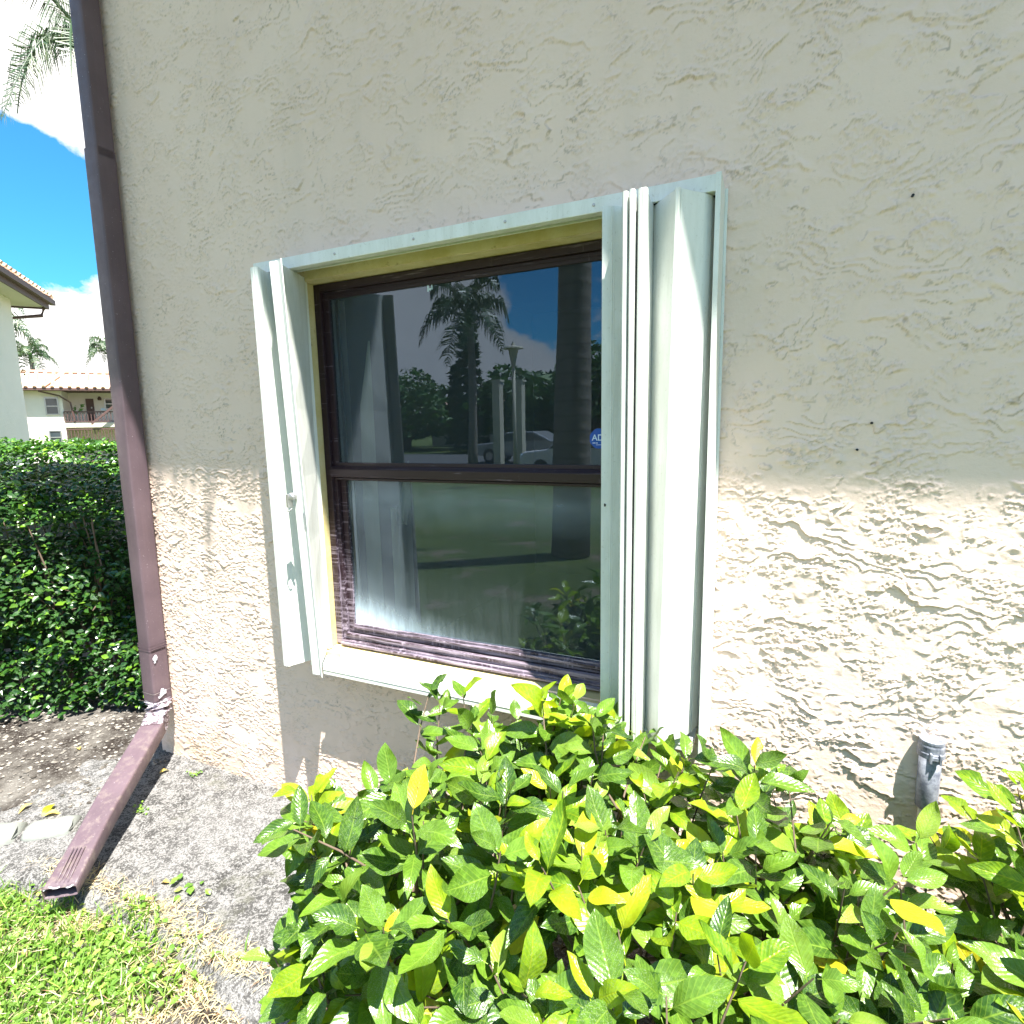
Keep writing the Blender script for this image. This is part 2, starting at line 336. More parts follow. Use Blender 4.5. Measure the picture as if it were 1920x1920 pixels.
M_PALE = pmat('bleached_stone', lambda g, bs, tc, o: (g.link(g.mix(g.noise(tc.outputs['Object'], 16, 5, .7), (.13, .145, .13), (.26, .27, .25)), bs.inputs['Base Color']), bump(g, bs, g.noise(tc.outputs['Object'], 40, 5, .7), .4, .006)), rough=0.8)
M_PEBBLE = pmat('pale_pebble', lambda g, bs, tc, o: g.link(g.mix(g.n('ShaderNodeNewGeometry').outputs['Random Per Island'], (.03, .024, .018), (.34, .31, .27)), bs.inputs['Base Color']), rough=0.85)

# ------------------------------------------------------------------ mesh helpers
class MB:
    def __init__(s): s.v = []; s.f = []; s.uv = []; s.hasuv = False
    def add(s, vs, fs, uvs=None):
        o = len(s.v); s.v.extend([tuple(p) for p in vs]); s.f.extend([tuple(o+i for i in f) for f in fs])
        if uvs is not None: s.hasuv = True; s.uv.extend(uvs)
        else: s.uv.extend([(0.5, 0.5)]*len(vs))
        return s
    def box(s, x0, x1, y0, y1, z0, z1, M=None):
        vs = [Vector((x, y, z)) for z in (z0, z1) for x, y in ((x0, y0), (x1, y0), (x1, y1), (x0, y1))]
        if M is not None: vs = [M@p for p in vs]
        return s.add(vs, [(3, 2, 1, 0), (4, 5, 6, 7), (0, 1, 5, 4), (1, 2, 6, 5), (2, 3, 7, 6), (3, 0, 4, 7)])
    def prism(s, poly, axis, a0, a1, M=None, poly2=None):
        """poly: 2D outline; axis: 'x','y','z' = extrusion axis from a0 to a1"""
        def P(p, a):
            q = {'z': (p[0], p[1], a), 'x': (a, p[0], p[1]), 'y': (p[0], a, p[1])}[axis]
            return M@Vector(q) if M is not None else Vector(q)
        n = len(poly); p2 = poly2 or poly
        vs = [P(p, a0) for p in poly]+[P(p, a1) for p in p2]
        fs = [tuple(range(n-1, -1, -1)), tuple(range(n, 2*n))]+[(i, (i+1) % n, n+(i+1) % n, n+i) for i in range(n)]
        return s.add(vs, fs)
    def tube(s, pts, rad, seg=6, cap=True):
        pts = [Vector(p) for p in pts]; n = len(pts); rad = rad if isinstance(rad, (list, tuple)) else [rad]*n
        vs = []; up = Vector((0.13, 0.27, 1)).normalized()
        for i, p in enumerate(pts):
            t = (pts[min(i+1, n-1)]-pts[max(i-1, 0)]).normalized()
            a = t.cross(up);  a = a.normalized() if a.length > 1e-4 else t.orthogonal().normalized()
            b = t.cross(a)
            for k in range(seg):
                an = 2*math.pi*k/seg; vs.append(p+(a*math.cos(an)+b*math.sin(an))*rad[i])
        fs = [(i*seg+k, i*seg+(k+1) % seg, (i+1)*seg+(k+1) % seg, (i+1)*seg+k) for i in range(n-1) for k in range(seg)]
        if cap: fs += [tuple(range(seg-1, -1, -1)), tuple((n-1)*seg+k for k in range(seg))]
        return s.add(vs, fs)
    def lathe(s, prof, seg=20, M=None):
        vs = []
        for r, z in prof:
            for k in range(seg):
                a = 2*math.pi*k/seg; p = Vector((r*math.cos(a), r*math.sin(a), z)); vs.append(M@p if M is not None else p)
        n = len(prof)
        fs = [(i*seg+k, i*seg+(k+1) % seg, (i+1)*seg+(k+1) % seg, (i+1)*seg+k) for i in range(n-1) for k in range(seg)]
        fs += [tuple(range(seg-1, -1, -1)), tuple((n-1)*seg+k for k in range(seg))]
        return s.add(vs, fs)
    def mesh(s, name, mat, smooth=False):
        me = bpy.data.meshes.new(name); me.from_pydata(s.v, [], s.f)
        if s.hasuv:
            uvl = me.uv_layers.new(name='UVMap'); li = np.empty(len(me.loops), dtype=np.int32); me.loops.foreach_get('vertex_index', li)
            uvl.data.foreach_set('uv', np.array(s.uv, dtype=np.float32)[li].ravel())
        if mat: me.materials.append(mat)
        if smooth: me.shade_smooth()
        me.update(); return me
    def obj(s, name, mat, parent=None, smooth=False, bevel=0.0, kind=None):
        o = bpy.data.objects.new(name, s.mesh(name, mat, smooth)); COL.objects.link(o)
        if parent is not None: adopt(o, parent)
        if bevel:
            b = o.modifiers.new('bevel', 'BEVEL'); b.width = bevel; b.segments = 2; b.limit_method = 'ANGLE'; b.angle_limit = R_(40)
        if kind: o['kind'] = kind
        return o
def adopt(o, parent):
    """geometry is given in world coordinates; keep it there under a moved parent"""
    o.parent = parent
    o.matrix_parent_inverse = Matrix.Translation(root_loc(parent)).inverted() if parent.type == 'EMPTY' else Matrix.Identity(4)
    if parent.type != 'EMPTY' and parent.parent is not None:
        o.matrix_parent_inverse = Matrix.Identity(4)
def root_loc(p): return Vector(p.location)
def tag(o, label=None, cat=None, group=None, kind=None):
    for k, v in (('label', label), ('category', cat), ('group', group), ('kind', kind)):
        if v: o[k] = v
    return o
def thing(name, label, cat, loc=(0, 0, 0), group=None):
    o = bpy.data.objects.new(name, None); COL.objects.link(o); o.location = loc; o.empty_display_size = 0.1
    return tag(o, label, cat, group)
def link_mesh(name, me, M, parent, kind=None):
    o = bpy.data.objects.new(name, me); COL.objects.link(o)
    o.parent = parent
    if parent is not None and parent.type == 'EMPTY': o.matrix_parent_inverse = Matrix.Translation(root_loc(parent)).inverted()
    o.matrix_basis = M
    if kind: o['kind'] = kind
    return o

# 2-D gradient noise on numpy arrays
_perm = np.random.default_rng(11).permutation(4096).astype(np.int64)
_ang = np.random.default_rng(12).random(4096)*2*np.pi
_gx, _gy = np.cos(_ang).astype(np.float32), np.sin(_ang).astype(np.float32)
def pn(x, y):
    xi = np.floor(x).astype(np.int64); yi = np.floor(y).astype(np.int64)
    xf = (x-xi).astype(np.float32); yf = (y-yi).astype(np.float32)
    def gr(ix, iy, dx, dy):
        h = _perm[(_perm[ix & 4095]+iy) & 4095]; return _gx[h]*dx+_gy[h]*dy
    u = xf*xf*xf*(xf*(xf*6-15)+10); w = yf*yf*yf*(yf*(yf*6-15)+10)
    a = gr(xi, yi, xf, yf); b = gr(xi+1, yi, xf-1, yf); c = gr(xi, yi+1, xf, yf-1); d = gr(xi+1, yi+1, xf-1, yf-1)
    return ((a+(b-a)*u)*(1-w)+(c+(d-c)*u)*w)*1.5
def fbm(x, y, oct=4, gain=0.5, lac=2.03, off=0.0):
    s = 0; a = 1.0; t = 0
    for i in range(oct):
        s = s+a*pn(x+off+i*17.3, y+off*1.7+i*9.1); t += a; a *= gain; x = x*lac; y = y*lac
    return s/t
def sstep(a, b, x):
    t = np.clip((x-a)/(b-a), 0, 1); return t*t*(3-2*t)

# ================================================================== the apartment building
CORX = -2.66                       # left corner of the front wall
OX0, OX1, OZ0, OZ1 = -1.553, -0.225, CZ-0.838, CZ+0.525     # window opening
EZ, OV = CZ+3.375, 0.880            # eave height, overhang
BX1, BY1 = 9.0, 10.0
bld = thing('apartment_building', 'beige stucco apartment block with the shuttered window, brown downspout at its corner', 'building', (0, D, 0))

def stucco_height(X, Z):
    n1 = fbm(X*2.6, Z*4.4, 4, 0.52, off=3.1); n2 = fbm(X*7.0, Z*10.0, 4, 0.55, off=8.7)
    wx = fbm(X*5, Z*5, 3, off=21.0)*0.05; wz = fbm(X*5, Z*5, 3, off=33.0)*0.05
    X2, Z2 = X+wx, Z+wz
    # big trowel ledges: slope outwards going down, then step back in
    fld = -Z2/0.135+X2*2.2*fbm(X*0.8, Z*0.8, 2, off=5)+n1*2.6+n2*0.62+fbm(X*32, Z*46, 3, 0.6, off=60)*0.10
    fr = fld-np.floor(fld)
    saw = np.where(fr < 0.965, (fr/0.965)**2.2, (1-fr)/0.035)
    m1 = sstep(0.06, 0.36, fbm(X*6.5, Z*8.0, 4, 0.6, off=44.0)+0.02+0.10*np.clip((X+0.9)/1.6, -1, 1))
    h = saw*m1*0.0048
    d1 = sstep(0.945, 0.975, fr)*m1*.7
    # middle ledges
    fld = -Z2/0.052+n1*5.2+n2*2.1+X2*3.0+fbm(X*60, Z*90, 2, 0.6, off=71)*0.16
    fr = fld-np.floor(fld)
    saw = np.where(fr < 0.93, (fr/0.93)**1.8, (1-fr)/0.07)
    m2 = sstep(-0.02, 0.20, fbm(X*8.5, Z*11, 3, 0.5, off=91.0)+0.06)
    h = h+saw*m2*0.0027
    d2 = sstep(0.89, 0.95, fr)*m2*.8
    # little flecks and crumbs, thickest near the corner
    f = fbm(X*62, Z*84, 3, 0.55, off=15.0); fld = f*1.6-Z2/0.021+n2*3
    fr = fld-np.floor(fld)
    saw = np.where(fr < 0.8, fr/0.8, (1-fr)/0.2)
    m3 = sstep(0.02, 0.22, fbm(X*9, Z*12, 4, 0.6, off=27.0)+0.14*sstep(-1.3, -2.3, X)+0.09)*sstep(-0.20, 0.15, f)
    h = h+saw*m3*0.0031
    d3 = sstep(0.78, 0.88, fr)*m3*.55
    pit = sstep(0.42, 0.56, fbm(X*95, Z*110, 2, 0.5, off=51))
    h = h-pit*0.0008+fbm(X*1.7, Z*1.7, 3, off=77)*0.004
    stucco_height.dirt = np.clip(d1+d2+d3, 0, 1)  # mask of the painted shade where each ledge steps back in
    return h

def spaced(a, b, f):
    out = [a]
    while out[-1] < b: out.append(out[-1]+f(out[-1]))
    out[-1] = b; return out
def snap(arr, vals):
    arr = np.array(arr)
    for v in vals: arr[np.argmin(abs(arr-v))] = v
    return arr
xs = snap(spaced(CORX, 2.2, lambda x: 0.0022+0.0010*abs(x-0.2) if x < .62 else .0075), (OX0, OX1))
zs = snap(spaced(-0.06, CZ+1.85, lambda z: 0.0026 if z < CZ+0.0 else 0.0036), (OZ0, OZ1))
XX, ZZ = np.meshgrid(xs, zs)
HH = stucco_height(XX, ZZ)
LEDGE_SHADE = stucco_height.dirt
ed = np.minimum(sstep(0, 0.012, XX-CORX), 1.0); HH = HH*ed
inb = sstep(0.0, 0.018, np.maximum(np.maximum(OX0-XX, XX-OX1), np.maximum(OZ0-ZZ, ZZ-OZ1)))
HH = HH*inb
nx, nzr = len(xs), len(zs)
co = np.empty((nzr, nx, 3), dtype=np.float32); co[..., 0] = XX; co[..., 1] = D-HH; co[..., 2] = ZZ
idx = np.arange(nx*nzr).reshape(nzr, nx)
q = np.stack([idx[:-1, :-1], idx[:-1, 1:], idx[1:, 1:], idx[1:, :-1]], -1)
cxm = (xs[:-1]+xs[1:])/2; czm = (zs[:-1]+zs[1:])/2
hole = ((cxm > OX0) & (cxm < OX1))[None, :] & ((czm > OZ0) & (czm < OZ1))[:, None]
q = q[~hole].reshape(-1, 4)
me = bpy.data.meshes.new('front_wall'); me.vertices.add(nx*nzr); me.vertices.foreach_set('co', co.ravel())
me.loops.add(q.size); me.loops.foreach_set('vertex_index', q.ravel().astype(np.int32))
me.polygons.add(len(q)); me.polygons.foreach_set('loop_start', np.arange(0, q.size, 4, dtype=np.int32))
me.update(calc_edges=True); me.shade_smooth(); me.materials.append(M_STUCCO)
at_ = me.attributes.new('ledge_shade', 'FLOAT', 'POINT'); at_.data.foreach_set('value', LEDGE_SHADE.astype(np.float32).ravel())
fw = bpy.data.objects.new('wall', me); COL.objects.link(fw); adopt(fw, bld)

m = MB()                                    # the rest of the shell
m.box(2.202, BX1, D, D+0.2, -0.06, EZ)
m.box(CORX, 2.200, D, D+0.2, CZ+1.852, EZ)
m.box(CORX, CORX+0.2, D+0.001, BY1, -0.06, EZ-0.001)
m.box(CORX+0.2, BX1, BY1-0.2, BY1, -0.06, EZ-0.001); m.box(BX1-0.2, BX1, D+0.2, BY1-0.2, -0.06, EZ-0.001)
m.obj('side_wall', M_STUCCO, bld)
m = MB(); m.box(CORX-OV, BX1+OV, D-OV, BY1+OV, EZ+0.002, EZ+0.05); m.obj('soffit', M_SOFFIT, bld)
m = MB()
m.box(CORX-OV-.03, BX1+OV+.03, D-OV-.03, D-OV-0.001, EZ-0.02, EZ+0.2)
m.box(CORX-OV-.03, CORX-OV-0.001, D-OV-0.001, BY1+OV, EZ-0.02, EZ+0.2); m.obj('fascia', M_BROWN, bld)
m = MB(); z0 = EZ+0.2
x0, x1, y0, y1 = CORX-OV-.1, BX1+OV+.1, D-OV-.07, BY1+OV+.1; ym = (y0+y1)/2; ins = 4.5
m.add([(x0, y0, z0), (x1, y0, z0), (x1, y1, z0), (x0, y1, z0), (x0+ins, ym, z0+2.2), (x1-ins, ym, z0+2.2)],
      [(0, 1, 5, 4), (1, 2, 5), (2, 3, 4, 5), (3, 0, 4), (3, 2, 1, 0)])
m.obj('roof', M_TILE, bld)
m = MB()                                    # barrel ends of the lowest tile course
for i in range(int((x1-x0)/0.13)):
    cx = x0+0.065+i*0.13
    pts = [(cx+0.055*math.cos(a), z0+0.055*math.sin(a)) for a in np.linspace(0, math.pi, 7)]
    m.prism(pts, 'y', y0+0.06, y0+0.5)
m.obj('tile_course', M_TILE, bld, smooth=False)

# reveal of the opening and the room behind the glass
YF = D+0.062
rv = MB()
rv.box(OX0-0.05, OX0-0.0005, D+0.002, YF+0.08, OZ0-0.05, OZ1+0.05)
rv.box(OX1+0.0005, OX1+0.05, D+0.002, YF+0.08, OZ0-0.05, OZ1+0.05)
rv.box(OX0-0.05, OX1+0.05, D+0.003, YF+0.08, OZ1+0.0005, OZ1+0.052)
rv.box(OX0-0.04, OX1+0.04, D-0.0075, D+0.0015, OZ1+0.0006, CZ+.572)
rv.prism([(D-0.012, OZ0-0.05), (D-0.012, OZ0-0.006), (YF+0.08, OZ0+0.003), (YF+0.08, OZ0-0.05)], 'x', OX0-0.051, OX1+0.051)
rv.obj('window_reveal', M_REVEAL, bld)
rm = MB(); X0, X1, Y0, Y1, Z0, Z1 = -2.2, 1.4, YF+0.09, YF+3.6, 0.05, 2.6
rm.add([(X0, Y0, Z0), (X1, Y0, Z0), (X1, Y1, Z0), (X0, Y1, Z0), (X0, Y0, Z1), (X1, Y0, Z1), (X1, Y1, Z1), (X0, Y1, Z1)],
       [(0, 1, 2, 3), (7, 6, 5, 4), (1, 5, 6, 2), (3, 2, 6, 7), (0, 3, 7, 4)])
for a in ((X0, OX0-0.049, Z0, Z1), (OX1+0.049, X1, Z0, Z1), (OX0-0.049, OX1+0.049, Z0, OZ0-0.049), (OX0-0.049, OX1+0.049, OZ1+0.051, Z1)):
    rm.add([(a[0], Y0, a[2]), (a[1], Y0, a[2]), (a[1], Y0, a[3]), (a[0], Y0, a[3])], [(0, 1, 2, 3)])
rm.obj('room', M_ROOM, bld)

# ------------------------------------------------------------------ the window
win = thing('window', 'brown aluminium single-hung window with chalky peeling frame and two panes', 'window', (-0.9, YF, OZ0))
FX0, FX1 = OX0+0.001, OX1-0.001
fz0, fz1 = OZ0+0.006, OZ1-0.002
def ring(mb, x0, x1, z0, z1, w, y0, y1, wb=None, wt=None, wl=None, wr=None):
    wb = w if wb is None else wb; wt = w if wt is None else wt; wl = w if wl is None else wl; wr = w if wr is None else wr
    mb.box(x0, x0+wl, y0, y1, z0, z1); mb.box(x1-wr, x1, y0, y1, z0, z1)
    mb.box(x0+wl, x1-wr, y0+.0008, y1, z0, z0+wb); mb.box(x0+wl, x1-wr, y0+.0008, y1, z1-wt, z1)
m = MB()
ring(m, FX0, FX1, fz0, fz1, 0.028, YF-0.008, YF+0.075, wb=0.016, wt=0.026)
ring(m, FX0+0.0285, FX1-0.0285, fz0+0.0165, fz1-0.0265, 0.012, YF+0.006, YF+0.074, wb=0.012)
m.box(FX0+0.029, FX1-0.029, YF-0.022, YF-0.0085, fz0+0.001, fz0+0.009)
m.box(FX0+0.041, FX1-0.041, YF+0.001, YF+0.018, fz0+0.0287, fz0+0.040)
m.obj('frame', M_FRAME, win, bevel=0.0012)
RZ = CZ-0.130
m = MB(); ring(m, FX0+0.041, FX1-0.041, RZ-0.01, fz1-0.039, 0.016, YF+0.004, YF+0.022, wb=0.022, wt=0.012)
m.obj('upper_sash', M_FRAME, win, bevel=0.001)
m = MB()
m.prism([(YF-0.018, RZ-0.040), (YF-0.022, RZ-0.012), (YF-0.010, RZ-0.004), (YF+0.003, RZ-0.0), (YF+0.003, RZ-0.044)], 'x', FX0+0.030, FX1-0.030)
m.box(FX0+0.030, FX1-0.030, YF+0.003, YF+0.03, RZ-0.052, RZ-0.046)
m.obj('meeting_rail', M_FRAME, win, bevel=0.001)
LZ0 = fz0+0.040
m = MB(); ring(m, FX0+0.042, FX1-0.042, LZ0, RZ-0.045, 0.024, YF+0.024, YF+0.046, wb=0.034, wt=0.012)
m.box(FX0+0.066, FX1-0.066, YF+0.017, YF+0.0238, LZ0+0.018, LZ0+0.026)
m.obj('lower_sash', M_FRAME, win, bevel=0.001)
def pane(x0, x1, z0, z1, y, mat):
    m = MB(); m.add([(x0, y, z0), (x1, y, z0), (x1, y, z1), (x0, y, z1)], [(0, 1, 2, 3)]); return m.obj('pane', mat, win)
pane(FX0+0.050, FX1-0.050, RZ+0.004, fz1-0.045, YF+0.012, M_GLASS)
pane(FX0+0.060, FX1-0.060, LZ0+0.026, RZ-0.050, YF+0.034, M_GLASS2)
m = MB()
for k in range(9): m.box(FX0+0.2+k*0.08, FX0+0.26+k*0.08, YF-0.0235, YF-0.0225, RZ-0.02-0.004*(k % 2), RZ-0.013)
bl = thing('vertical_blind', 'pale vertical blind slats hanging inside, behind the left edge of the panes', 'blind', (-1.5, 1.8, CZ+.5))
M_BLIND = pmat('blind_fabric', lambda g, bs, tc, o: g.link(g.mix(g.noise(tc.outputs['Object'], 12, 4, .6), (.50, .49, .40), (.60, .58, .48)), bs.inputs['Base Color']), rough=.85)
for (xa, xb, top) in ((-1.66, -1.548, .50), (-1.492, -1.436, .34), (-1.36, -1.28, -.12)):
    m = MB(); w2 = (xb-xa)/2; xm = (xa+xb)/2
    P_ = lambda x, z, k: (x, 1.80+.012*math.sin((x-xm)/w2*1.6+k), z)
    rows = [(CZ-.95, 1.0), (CZ-.3, 1.0), (CZ+top-.25, .8), (CZ+top, .12 if top < .45 else 1.0)]
    vs = []
    for (z_, kk) in rows:
        for q_ in (-1, -.5, 0, .5, 1): vs.append(P_(xb-(1-q_)*w2*kk, z_, 0))
    m.add(vs, [(i*5+j, i*5+j+1, (i+1)*5+j+1, (i+1)*5+j) for i in range(3) for j in range(4)])
    m.obj('slat', M_BLIND, bl, smooth=True)
m = MB(); m.box(-1.75, -.1, 1.79, 1.83, CZ+.53, CZ+.57); m.box(-1.575, -1.548, 1.775, 1.795, CZ+.455, CZ+.495); m.obj('head_rail', M_BLIND, bl)
# round-cornered octagonal alarm sticker on the glass
M_BLUE = pmat('blue_sticker', lambda g, bs, tc, o: g.link(g.mix(g.noise(tc.outputs['Object'], 30, 3, .6), (.004, .065, .38), (.008, .10, .48)), bs.inputs['Base Color']), rough=0.3)
M_WHITEINK = pmat('white_ink', color=(.62, .78, .95), rough=0.4)
scx, scz, sr = -0.486, CZ-0.038, 0.031
pts = []
for k in range(8):
    a0 = math.pi/8+k*math.pi/4
    for da in (-0.12, 0, 0.12): pts.append((scx+sr*math.cos(a0+da)*(1 if da == 0 else .995), scz+sr*math.sin(a0+da)))
m = MB(); m.prism(pts, 'y', YF+0.0105, YF+0.0115); st = m.obj('alarm_sticker', M_BLUE, win)
st['label'] = 'blue octagonal alarm company sticker'
def text_mesh(body, size, loc, mat, parent, name='lettering', rot=(math.pi/2, 0, 0), ext=0.0002, align='CENTER', shear=0.0):
    cu = bpy.data.curves.new('t', 'FONT'); cu.body = body; cu.size = size; cu.align_x = align; cu.align_y = 'CENTER'; cu.extrude = ext; cu.offset = size*0.012
    o = bpy.data.objects.new('t', cu); COL.objects.link(o); bpy.context.view_layer.update()
    me = bpy.data.meshes.new_from_object(o); bpy.data.objects.remove(o)
    me.transform(Matrix.Translation(loc)@Matrix.Rotation(rot[2], 4, 'Z')@Matrix.Rotation(rot[0], 4, 'X')); me.materials.clear(); me.materials.append(mat)
    t = bpy.data.objects.new(name, me); COL.objects.link(t); t.parent = parent; t.matrix_parent_inverse = Matrix.Identity(4)
    return t
text_mesh('ADT', 0.026, (scx+0.003, YF+0.0100, scz+0.002), M_WHITEINK, st)
m = MB(); m.box(scx-0.021, scx-0.012, YF+0.0098, YF+0.0102, scz-0.0145, scz-0.0120); m.box(scx-0.010, scx-0.005, YF+0.0098, YF+0.0102, scz-0.0145, scz-0.0120)
m.box(scx-0.010, scx+0.010, YF+0.0098, YF+0.0102, scz-0.0195, scz-0.0182); o = m.obj('small_print', M_WHITEINK, None); o.parent = st
# small torn white label high on the upper pane
m = MB(); a = Vector((-1.062, YF+0.0110, CZ+0.463))
m.box(-1.076, -1.070, a.y-0.0004, a.y, CZ+0.452, CZ+0.472); m.box(-1.069, -1.062, a.y-0.0004, a.y, CZ+0.455, CZ+0.463); m.box(-1.060, -1.056, a.y-0.0004, a.y, CZ+0.457, CZ+0.474)
m.obj('torn_label', M_WHITEINK, win)

# ------------------------------------------------------------------ accordion shutter
sh = thing('accordion_shutter', 'white accordion hurricane shutter folded open in two stacks round the window', 'shutter', (-0.85, D, OZ0))
ZT, ZB = CZ+0.535, CZ-0.84
def Y(p): return D-p
m = MB()                                                     # header: C channel, open below
zt, zb = CZ+0.574, CZ+0.537
m.prism([(Y(.110), zb), (Y(.110), zt), (Y(.003), zt+.002), (Y(.003), zt-.004), (Y(.106), zt-.006), (Y(.106), zb+.005), (Y(.082), zb+.005), (Y(.082), zb)], 'x', -1.66, -0.152)
m.box(-1.66, -0.152, Y(.062), Y(.059), zb+0.0005, zb+0.030)
m.obj('header_track', M_ALUM, sh, bevel=0.0012)
m = MB()
m.prism([(Y(.110), CZ-.882), (Y(.110), CZ-.846), (Y(.104), CZ-.841), (Y(.098), CZ-.846), (Y(.098), CZ-.866), (Y(.016), CZ-.860), (Y(.013), CZ-.845), (Y(.010), CZ-.845), (Y(.008), CZ-.882)], 'x', -1.474, -0.172)
m.box(-1.474, -0.172, Y(.1115), Y(.1101), CZ-.866, CZ-.8625)
m.obj('sill_track', M_ALUM, sh, bevel=0.001)
m = MB(); m.prism([(-.156, Y(.112)), (-.144, Y(.112)), (-.144, Y(.001)), (-.148, Y(.001)), (-.148, Y(.107)), (-.156, Y(.107))], 'z', CZ-.885, CZ+.577,
         poly2=None)
m.box(-.170, -.1485, Y(.012), Y(.006), CZ-.88, CZ+.53)
m.box(-.1440, -.137, Y(.009), Y(.006), CZ-.885, CZ+.574)
m.obj('side_jamb', M_ALUM, sh, bevel=0.001)
def sheet(pt, pb, th, z0=ZB, z1=ZT):
    """thin folded sheet: plan polylines (x, p) at top and bottom"""
    def off(P, s):
        out = []
        for i in range(len(P)):
            a = Vector(P[max(i-1, 0)]); b = Vector(P[min(i+1, len(P)-1)]); t = (b-a).normalized(); nrm = Vector((-t.y, t.x))
            out.append((P[i][0]+nrm.x*s, D-(P[i][1]+nrm.y*s)))
        return out
    T = off(pt, th/2)+off(pt, -th/2)[::-1]; B = off(pb, th/2)+off(pb, -th/2)[::-1]
    mb = MB(); nst = 6; rows = []
    n = len(T)
    vs = []
    for k in range(nst+1):
        t = k/nst; vs += [(B[i][0]*(1-t)+T[i][0]*t, B[i][1]*(1-t)+T[i][1]*t, z0*(1-t)+z1*t) for i in range(n)]
    fs = [tuple(range(n-1, -1, -1)), tuple(nst*n+i for i in range(n))]
    fs += [(k*n+i, k*n+(i+1) % n, (k+1)*n+(i+1) % n, (k+1)*n+i) for k in range(nst) for i in range(n)]
    mb.add(vs, fs); return mb
def knuckle(xc, p, w, xcb=None, lines=2, depth=0.016):
    """rounded hinge post with fine grooves down its face"""
    xcb = xc if xcb is None else xcb
    nseg = lines+1; face = []
    def dome(x): return -0.0045*(2*x/w)**2
    for i in range(nseg):
        a = -w/2+w*i/nseg; b = -w/2+w*(i+1)/nseg
        for t in (0.04, .3, .7, .96): x = a+(b-a)*t; face.append((x, dome(x)-(.0012 if t in (.04, .96) else 0)))
        if i < nseg-1: face += [(b-w*.018, dome(b)-.005), (b+w*.018, dome(b)-.005)]
    prof = [(-w/2, -depth)]+face+[(w/2, -depth)]
    T = [(xc+a, Y(p+b)) for a, b in prof]; B = [(xcb+a, Y(p+b)) for a, b in prof]
    mb = MB(); mb.prism(B, 'z', ZB-0.002, ZT+0.002, poly2=T); return mb
def blade(pt, pb=None, th=0.0028, hinges=(), label=None, grooves=()):
    o = sheet(pt, pb or pt, th).obj('blade', M_ALUM, sh)
    for (xc, p, w, xcb, ln) in hinges:
        h = knuckle(xc, p, w, xcb, ln).obj('hinge', M_ALUM, None); h.parent = o
    return o
# left stack
blade([(-1.630, .060), (-1.600, .172)], [(-1.625, .060), (-1.598, .172)])
blade([(-1.570, .172), (-1.590, .115), (-1.603, .060)], [(-1.566, .172), (-1.540, .115), (-1.512, .058)], hinges=[(-1.586, .180, .034, -1.583, 2)])
blade([(-1.607, .055), (-1.545, .13), (-1.487, .196)], [(-1.516, .055), (-1.475, .13), (-1.438, .190)])
bB = blade([(-1.487, .2000), (-1.461, .1995), (-1.455, .1945), (-1.449, .199), (-1.428, .2085), (-1.424, .212)], [(-1.438, .1950), (-1.417, .1945), (-1.411, .190), (-1.405, .194), (-1.390, .2025), (-1.386, .206)], th=0.003)
blade([(-1.464, .193), (-1.534, .004)], [(-1.424, .188), (-1.546, .012)], th=0.0024)
m = MB(); m.box(-1.552, -1.540, Y(.004), Y(-.0)+.012, CZ-.835, CZ+.524); m.obj('wall_strip', M_ALUM, sh)
# right stack
r1 = blade([(-.416, .150), (-.392, .137), (-.368, .120)], th=0.003)
for xg, pg in ((-.3935, .1405), (-.3890, .1375)):
    m = MB(); m.tube([(xg, Y(pg), ZB), (xg, Y(pg), ZT)], 0.0016, 5); h = m.obj('groove_rib', M_ALUM, None); h.parent = r1
blade([(-.368, .117), (-.347, .198)])
blade([(-.343, .198), (-.350, .09)], hinges=[(-.3455, .210, .014, None, 0)])
blade([(-.347, .088), (-.329, .200)])
blade([(-.325, .200), (-.330, .085)], hinges=[(-.3280, .215, .0135, None, 0)])
blade([(-.327, .083), (-.309, .196)])
blade([(-.298, .196), (-.302, .14), (-.303, .092)], hinges=[(-.3045, .211, .021, -.3055, 1)])
blade([(-.300, .090), (-.238, .166)], [(-.306, .090), (-.256, .166)])
blade([(-.226, .166), (-.180, .112), (-.166, .090)], [(-.244, .166), (-.196, .112), (-.182, .080)], hinges=[(-.2325, .175, .0135, -.2505, 0)])
blade([(-.166, .088), (-.158, .040)], [(-.180, .078), (-.170, .035)])
for (x, p) in ((-.301, .088), (-.166, .070)):
    m = MB(); m.box(x-.012, x+.012, Y(p+.012), Y(p-.012), ZT+.001, ZT+.012); m.obj('roller', M_DARK, sh, bevel=.002)
    m = MB(); m.lathe([(.004, 0), (.004, .004)], 8, Matrix.Translation((x, Y(p+.013), ZT+.004))@Matrix.Rotation(math.pi/2, 4, 'X')); m.obj('roller_pin', M_STEEL, sh)
m = MB(); m.lathe([(.0042, 0), (.0042, .0008)], 12, Matrix.Translation((-.4065, Y(.1482), CZ-.208))@Matrix.Rotation(math.pi/2, 4, 'X')@Matrix.Rotation(-.5, 4, 'Y')); m.obj('bolt_hole', M_DARK, sh)
def screw(x, y, z, face='front', par=None):
    Mx_ = Matrix.Translation((x, y, z))@(Matrix.Rotation(math.pi/2, 4, 'X') if face == 'front' else Matrix.Rotation(-math.pi/2, 4, 'Y') if face == 'side' else Matrix.Identity(4))
    m = MB(); m.lathe([(.0042, -.001), (.0042, .0010), (.0030, .0022), (.0008, .0024)], 10, Mx_); m.obj('screw', M_STEEL, par or sh)
for z_ in (CZ+.50, CZ+.22, CZ-.10, CZ-.45, CZ-.78): screw(-.1525, Y(.060), z_, 'side')
for x_ in (-1.30, -1.0, -.70, -.45): screw(x_, Y(.1105), CZ+.556)
for x_ in (-1.35, -.95, -.55): screw(x_, Y(.060), CZ-.8625, 'up')
